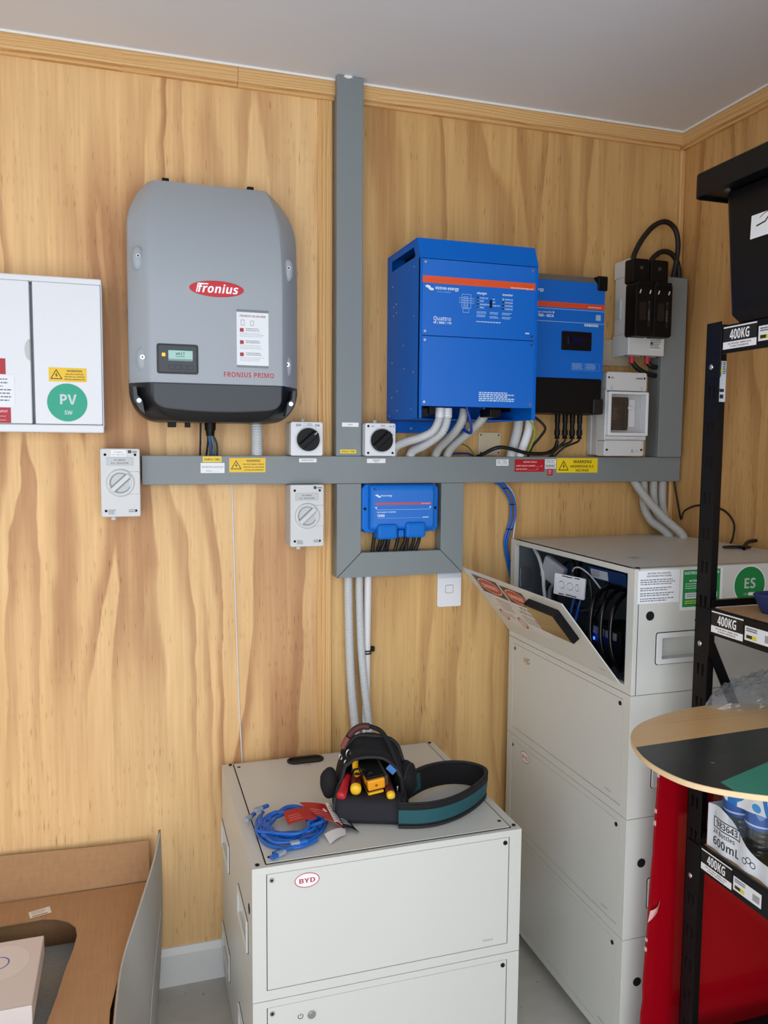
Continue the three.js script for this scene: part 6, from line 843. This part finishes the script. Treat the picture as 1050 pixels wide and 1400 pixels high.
{
  const t = thing('bottle_pack', 'printed shrink-wrap sleeve around water bottles on the lower rack shelf', 'shrink wrap', [1.4, PY, 1.05]);
  // lower white sleeve with a wavy upper edge (front, towards the room)
  const L = 0.42, edge = (z) => 0.098 - 0.052 * smooth(0.03, 0.16, z) + 0.006 * Math.sin(z * 30);
  const sm = print(0.42, 0.1, 3000, (g, w, h) => {
    const k = w / 0.42; g.fillStyle = '#dfe6ee'; g.fillRect(0, 0, w, h); const Y = (y) => h - y * k;
    g.strokeStyle = '#16181c'; g.lineWidth = 0.0025 * k; g.strokeRect(0.018 * k, Y(0.076), 0.08 * k, 0.022 * k); ink(g, '983643', 0.058 * k, Y(0.065), 0.020 * k, { c: '#16181c', w: 0.07 * k }); ink(g, '24 Bottles', 0.016 * k, Y(0.044), 0.014 * k, { c: '#2a2d33', a: 'left', w: 0.075 * k }); ink(g, '600mL', 0.016 * k, Y(0.022), 0.026 * k, { c: '#1e2126', a: 'left', w: 0.088 * k });
    g.strokeStyle = '#2a2d33'; g.lineWidth = 0.002 * k; for (let i = 0; i < 3; i++) { g.beginPath(); g.arc((0.116 + 0.011 * i) * k, Y(0.022 + (i === 1 ? 0.006 : 0)), 0.006 * k, 0, 7); g.stroke(); }
  }, { side: THREE.DoubleSide, roughness: 0.3 });
  const g = surface((s, k) => { const z = L * s, y = edge(z) * k; return [PX + 0.004 * Math.sin(z * 92) * 0.5 - 0.001, PY + 0.001 + y, PZ + z]; }, 80, 8); uvMetres(g, 0.42, 0.1, 'z', 'y', -PZ, -PY); wpart('lower_sleeve', g, sm, t);
  const g2 = surface((s, k) => { const x = PX + 0.2 * s, y = 0.098 * k; return [x, PY + 0.001 + y, PZ]; }, 6, 4); uvMetres(g2, 0.42, 0.1, 'x', 'y', -PX - 0.25, -PY - 0.09); wpart('end_sleeve', g2, std(0xdfe6ee, 0.3, 0, { side: THREE.DoubleSide }), t);
  // upper white film with blue roundels, hanging over the bottle tops
  const up = print(0.42, 0.16, 2600, (c, w, h) => { const k = w / 0.42; c.fillStyle = '#e6edf4'; c.fillRect(0, 0, w, h); for (let i = 0; i < 4; i++) { const x = (0.085 + 0.115 * i) * k, y = h - 0.038 * k; c.fillStyle = '#2f80d8'; c.beginPath(); c.moveTo(x - 0.05 * k, y - 0.05 * k); c.quadraticCurveTo(x - 0.042 * k, y + 0.05 * k, x - 0.004 * k, y + 0.042 * k); c.quadraticCurveTo(x + 0.03 * k, y + 0.03 * k, x + 0.055 * k, y - 0.02 * k); c.lineTo(x + 0.055 * k, y - 0.07 * k); c.lineTo(x - 0.05 * k, y - 0.07 * k); c.fill(); ink(c, 'drop.', x - 0.002 * k, y + 0.004 * k, 0.026 * k, { c: '#dcebf8', w: 0.052 * k }); c.fillStyle = '#3f9ae0'; c.beginPath(); c.ellipse(x + 0.06 * k, y + 0.028 * k, 0.012 * k, 0.009 * k, 0, 0, 7); c.fill(); } }, { side: THREE.DoubleSide, roughness: 0.25 });
  const g3 = surface((s, k) => { const z = (L - 0.004) * s; const top = 0.315, y0 = 0.138 - 0.008 * Math.sin(s * 9) + 0.13 * Math.pow(clamp(1 - s * 7), 2); const y = y0 + (top - y0) * k; return [PX - 0.004 + 0.028 * smooth(0.20, 0.32, y) + 0.003 * N(z * 40, y * 40, 3), PY + y, PZ + z]; }, 60, 14); uvMetres(g3, 0.42, 0.16, 'z', 'y', -PZ, -PY - 0.14); wpart('upper_film', g3, up, t);
  const g4 = surface((s, k) => { const y = 0.08 + 0.13 * k; return [PX + 0.002 + 0.012 * k * k - 0.006 * Math.sin(s * 5), PY + y, PZ + L * s + 0.012 * Math.sin(k * 3) * (1 - s)]; }, 30, 10); wpart('clear_film', g4, M.clear, t);
  const g5 = surface((s, k) => [PX + 0.36 * s, PY + 0.315 + 0.003 * N(s * 9, k * 9, 2), PZ + L * k], 20, 20); wpart('top_film', g5, up, t);
}
{ const t = thing('plastic_wrap', 'crumpled clear plastic wrap behind the balance board on the lower rack shelf', 'plastic wrap', [1.45, 0.99, 0.9]);
  const g = surface((s, k) => { const a = Math.PI * k, u = s * 2 - 1, e = Math.pow(Math.max(0, 1 - u * u), 0.45), c1 = fbm(s * 9, k * 7, 3, 4), c2 = Math.abs(N(s * 21, k * 11, 8)); const r = 1 + 0.35 * c1 + 0.25 * c2; return [1.43 + 0.245 * u + 0.012 * c1, 0.997 + (0.085 + 0.05 * smooth(0.3, 1, s)) * e * Math.sin(a) * r, 0.905 - 0.06 * e * Math.cos(a) * r]; }, 90, 40);
  wpart('film', g, M.film, t); }
{
  const t = thing('balance_board', 'oval wooden balance board painted black and green, lying on the bottle pack', 'balance board', [1.2, 1.0, 1.15]);
  const out = [[0.931, 0.997], [0.899, 1.052], [0.879, 1.115], [0.877, 1.167], [0.889, 1.218], [0.921, 1.261], [0.977, 1.304], [1.06, 1.345], [1.16, 1.37], [1.28, 1.365], [1.40, 1.32], [1.48, 1.23], [1.50, 1.12], [1.45, 1.01], [1.372, 0.945], [1.331, 0.927], [1.257, 0.900], [1.162, 0.897], [1.049, 0.923], [0.975, 0.957]];
  const pts = new THREE.CatmullRomCurve3(out.map(([x, z]) => V(x, 0, z)), true).getSpacedPoints(120).map((q) => new THREE.Vector2(q.x, -q.z));
  const s = new THREE.Shape(pts), y = 1.008;
  wpart('plywood_core', extrude(s, 0, 0.0105, 0.002).rotateX(-Math.PI / 2).translate(0, y, 0), std(0xe2c69a, 0.5), t);
  const deck = new THREE.ShapeGeometry(new THREE.Shape(pts.map((q) => new THREE.Vector2(1.19 + (q.x - 1.19) * 0.994, -1.13 + (q.y + 1.13) * 0.994)))).rotateX(-Math.PI / 2).translate(0, y + 0.011, 0); uvMetres(deck, 0.66, -0.5, 'x', 'z', -0.86, -1.39);
  wpart('painted_deck', deck, print(0.66, 0.5, 1800, (g, w, h) => {
    const k = w / 0.66, X = (x) => (x - 0.86) * k, Y = (z) => (z - 0.89) * k; g.fillStyle = '#dbb27a'; g.fillRect(0, 0, w, h);
    for (let i = 0; i < 260; i++) { g.fillStyle = ['rgba(120,82,44,0.16)', 'rgba(214,170,116,0.18)', 'rgba(96,64,34,0.12)'][i % 3]; const yy = h * rnd(); g.fillRect(w * rnd(), yy, w * (0.1 + 0.4 * rnd()), 1 + 3 * rnd()); }
    const reg = (c, p) => { g.fillStyle = c; g.beginPath(); p.forEach(([x, z], i) => (i ? g.lineTo(X(x), Y(z)) : g.moveTo(X(x), Y(z)))); g.closePath(); g.fill(); };
    reg('#232627', [[0.8, 1.066], [0.916, 1.061], [1.218, 1.046], [1.6, 1.03], [1.6, 1.5], [0.8, 1.5]]);
    for (let i = 0; i < 46; i++) { g.fillStyle = `rgba(${80 + 40 * rnd()},${86 + 40 * rnd()},${84 + 40 * rnd()},0.07)`; g.beginPath(); g.ellipse(X(0.9 + 0.4 * rnd()), Y(1.08 + 0.16 * rnd()), 20 + 90 * rnd(), 5 + 18 * rnd(), -0.2 + 0.4 * rnd(), 0, 7); g.fill(); }
    g.fillStyle = 'rgba(225,225,220,0.8)'; for (const [x, z, r] of [[0.985, 1.165, 4], [0.95, 1.15, 2]]) { g.beginPath(); g.ellipse(X(x), Y(z), r * 1.6, r * 0.6, 0.5, 0, 7); g.fill(); }
    reg('#34907a', [[0.940, 1.238], [1.084, 1.190], [1.4, 1.085], [1.6, 1.03], [1.6, 1.5], [0.92, 1.5]]);
    g.fillStyle = '#b7a05c'; g.beginPath(); g.ellipse(X(1.075), Y(1.245), 22, 5, -0.2, 0, 7); g.fill();
  }, { roughness: 0.3 }), t);
}

scene.traverse((o) => { if (o.isMesh) { o.castShadow = true; o.receiveShadow = true; } });
renderer.render(scene, camera);
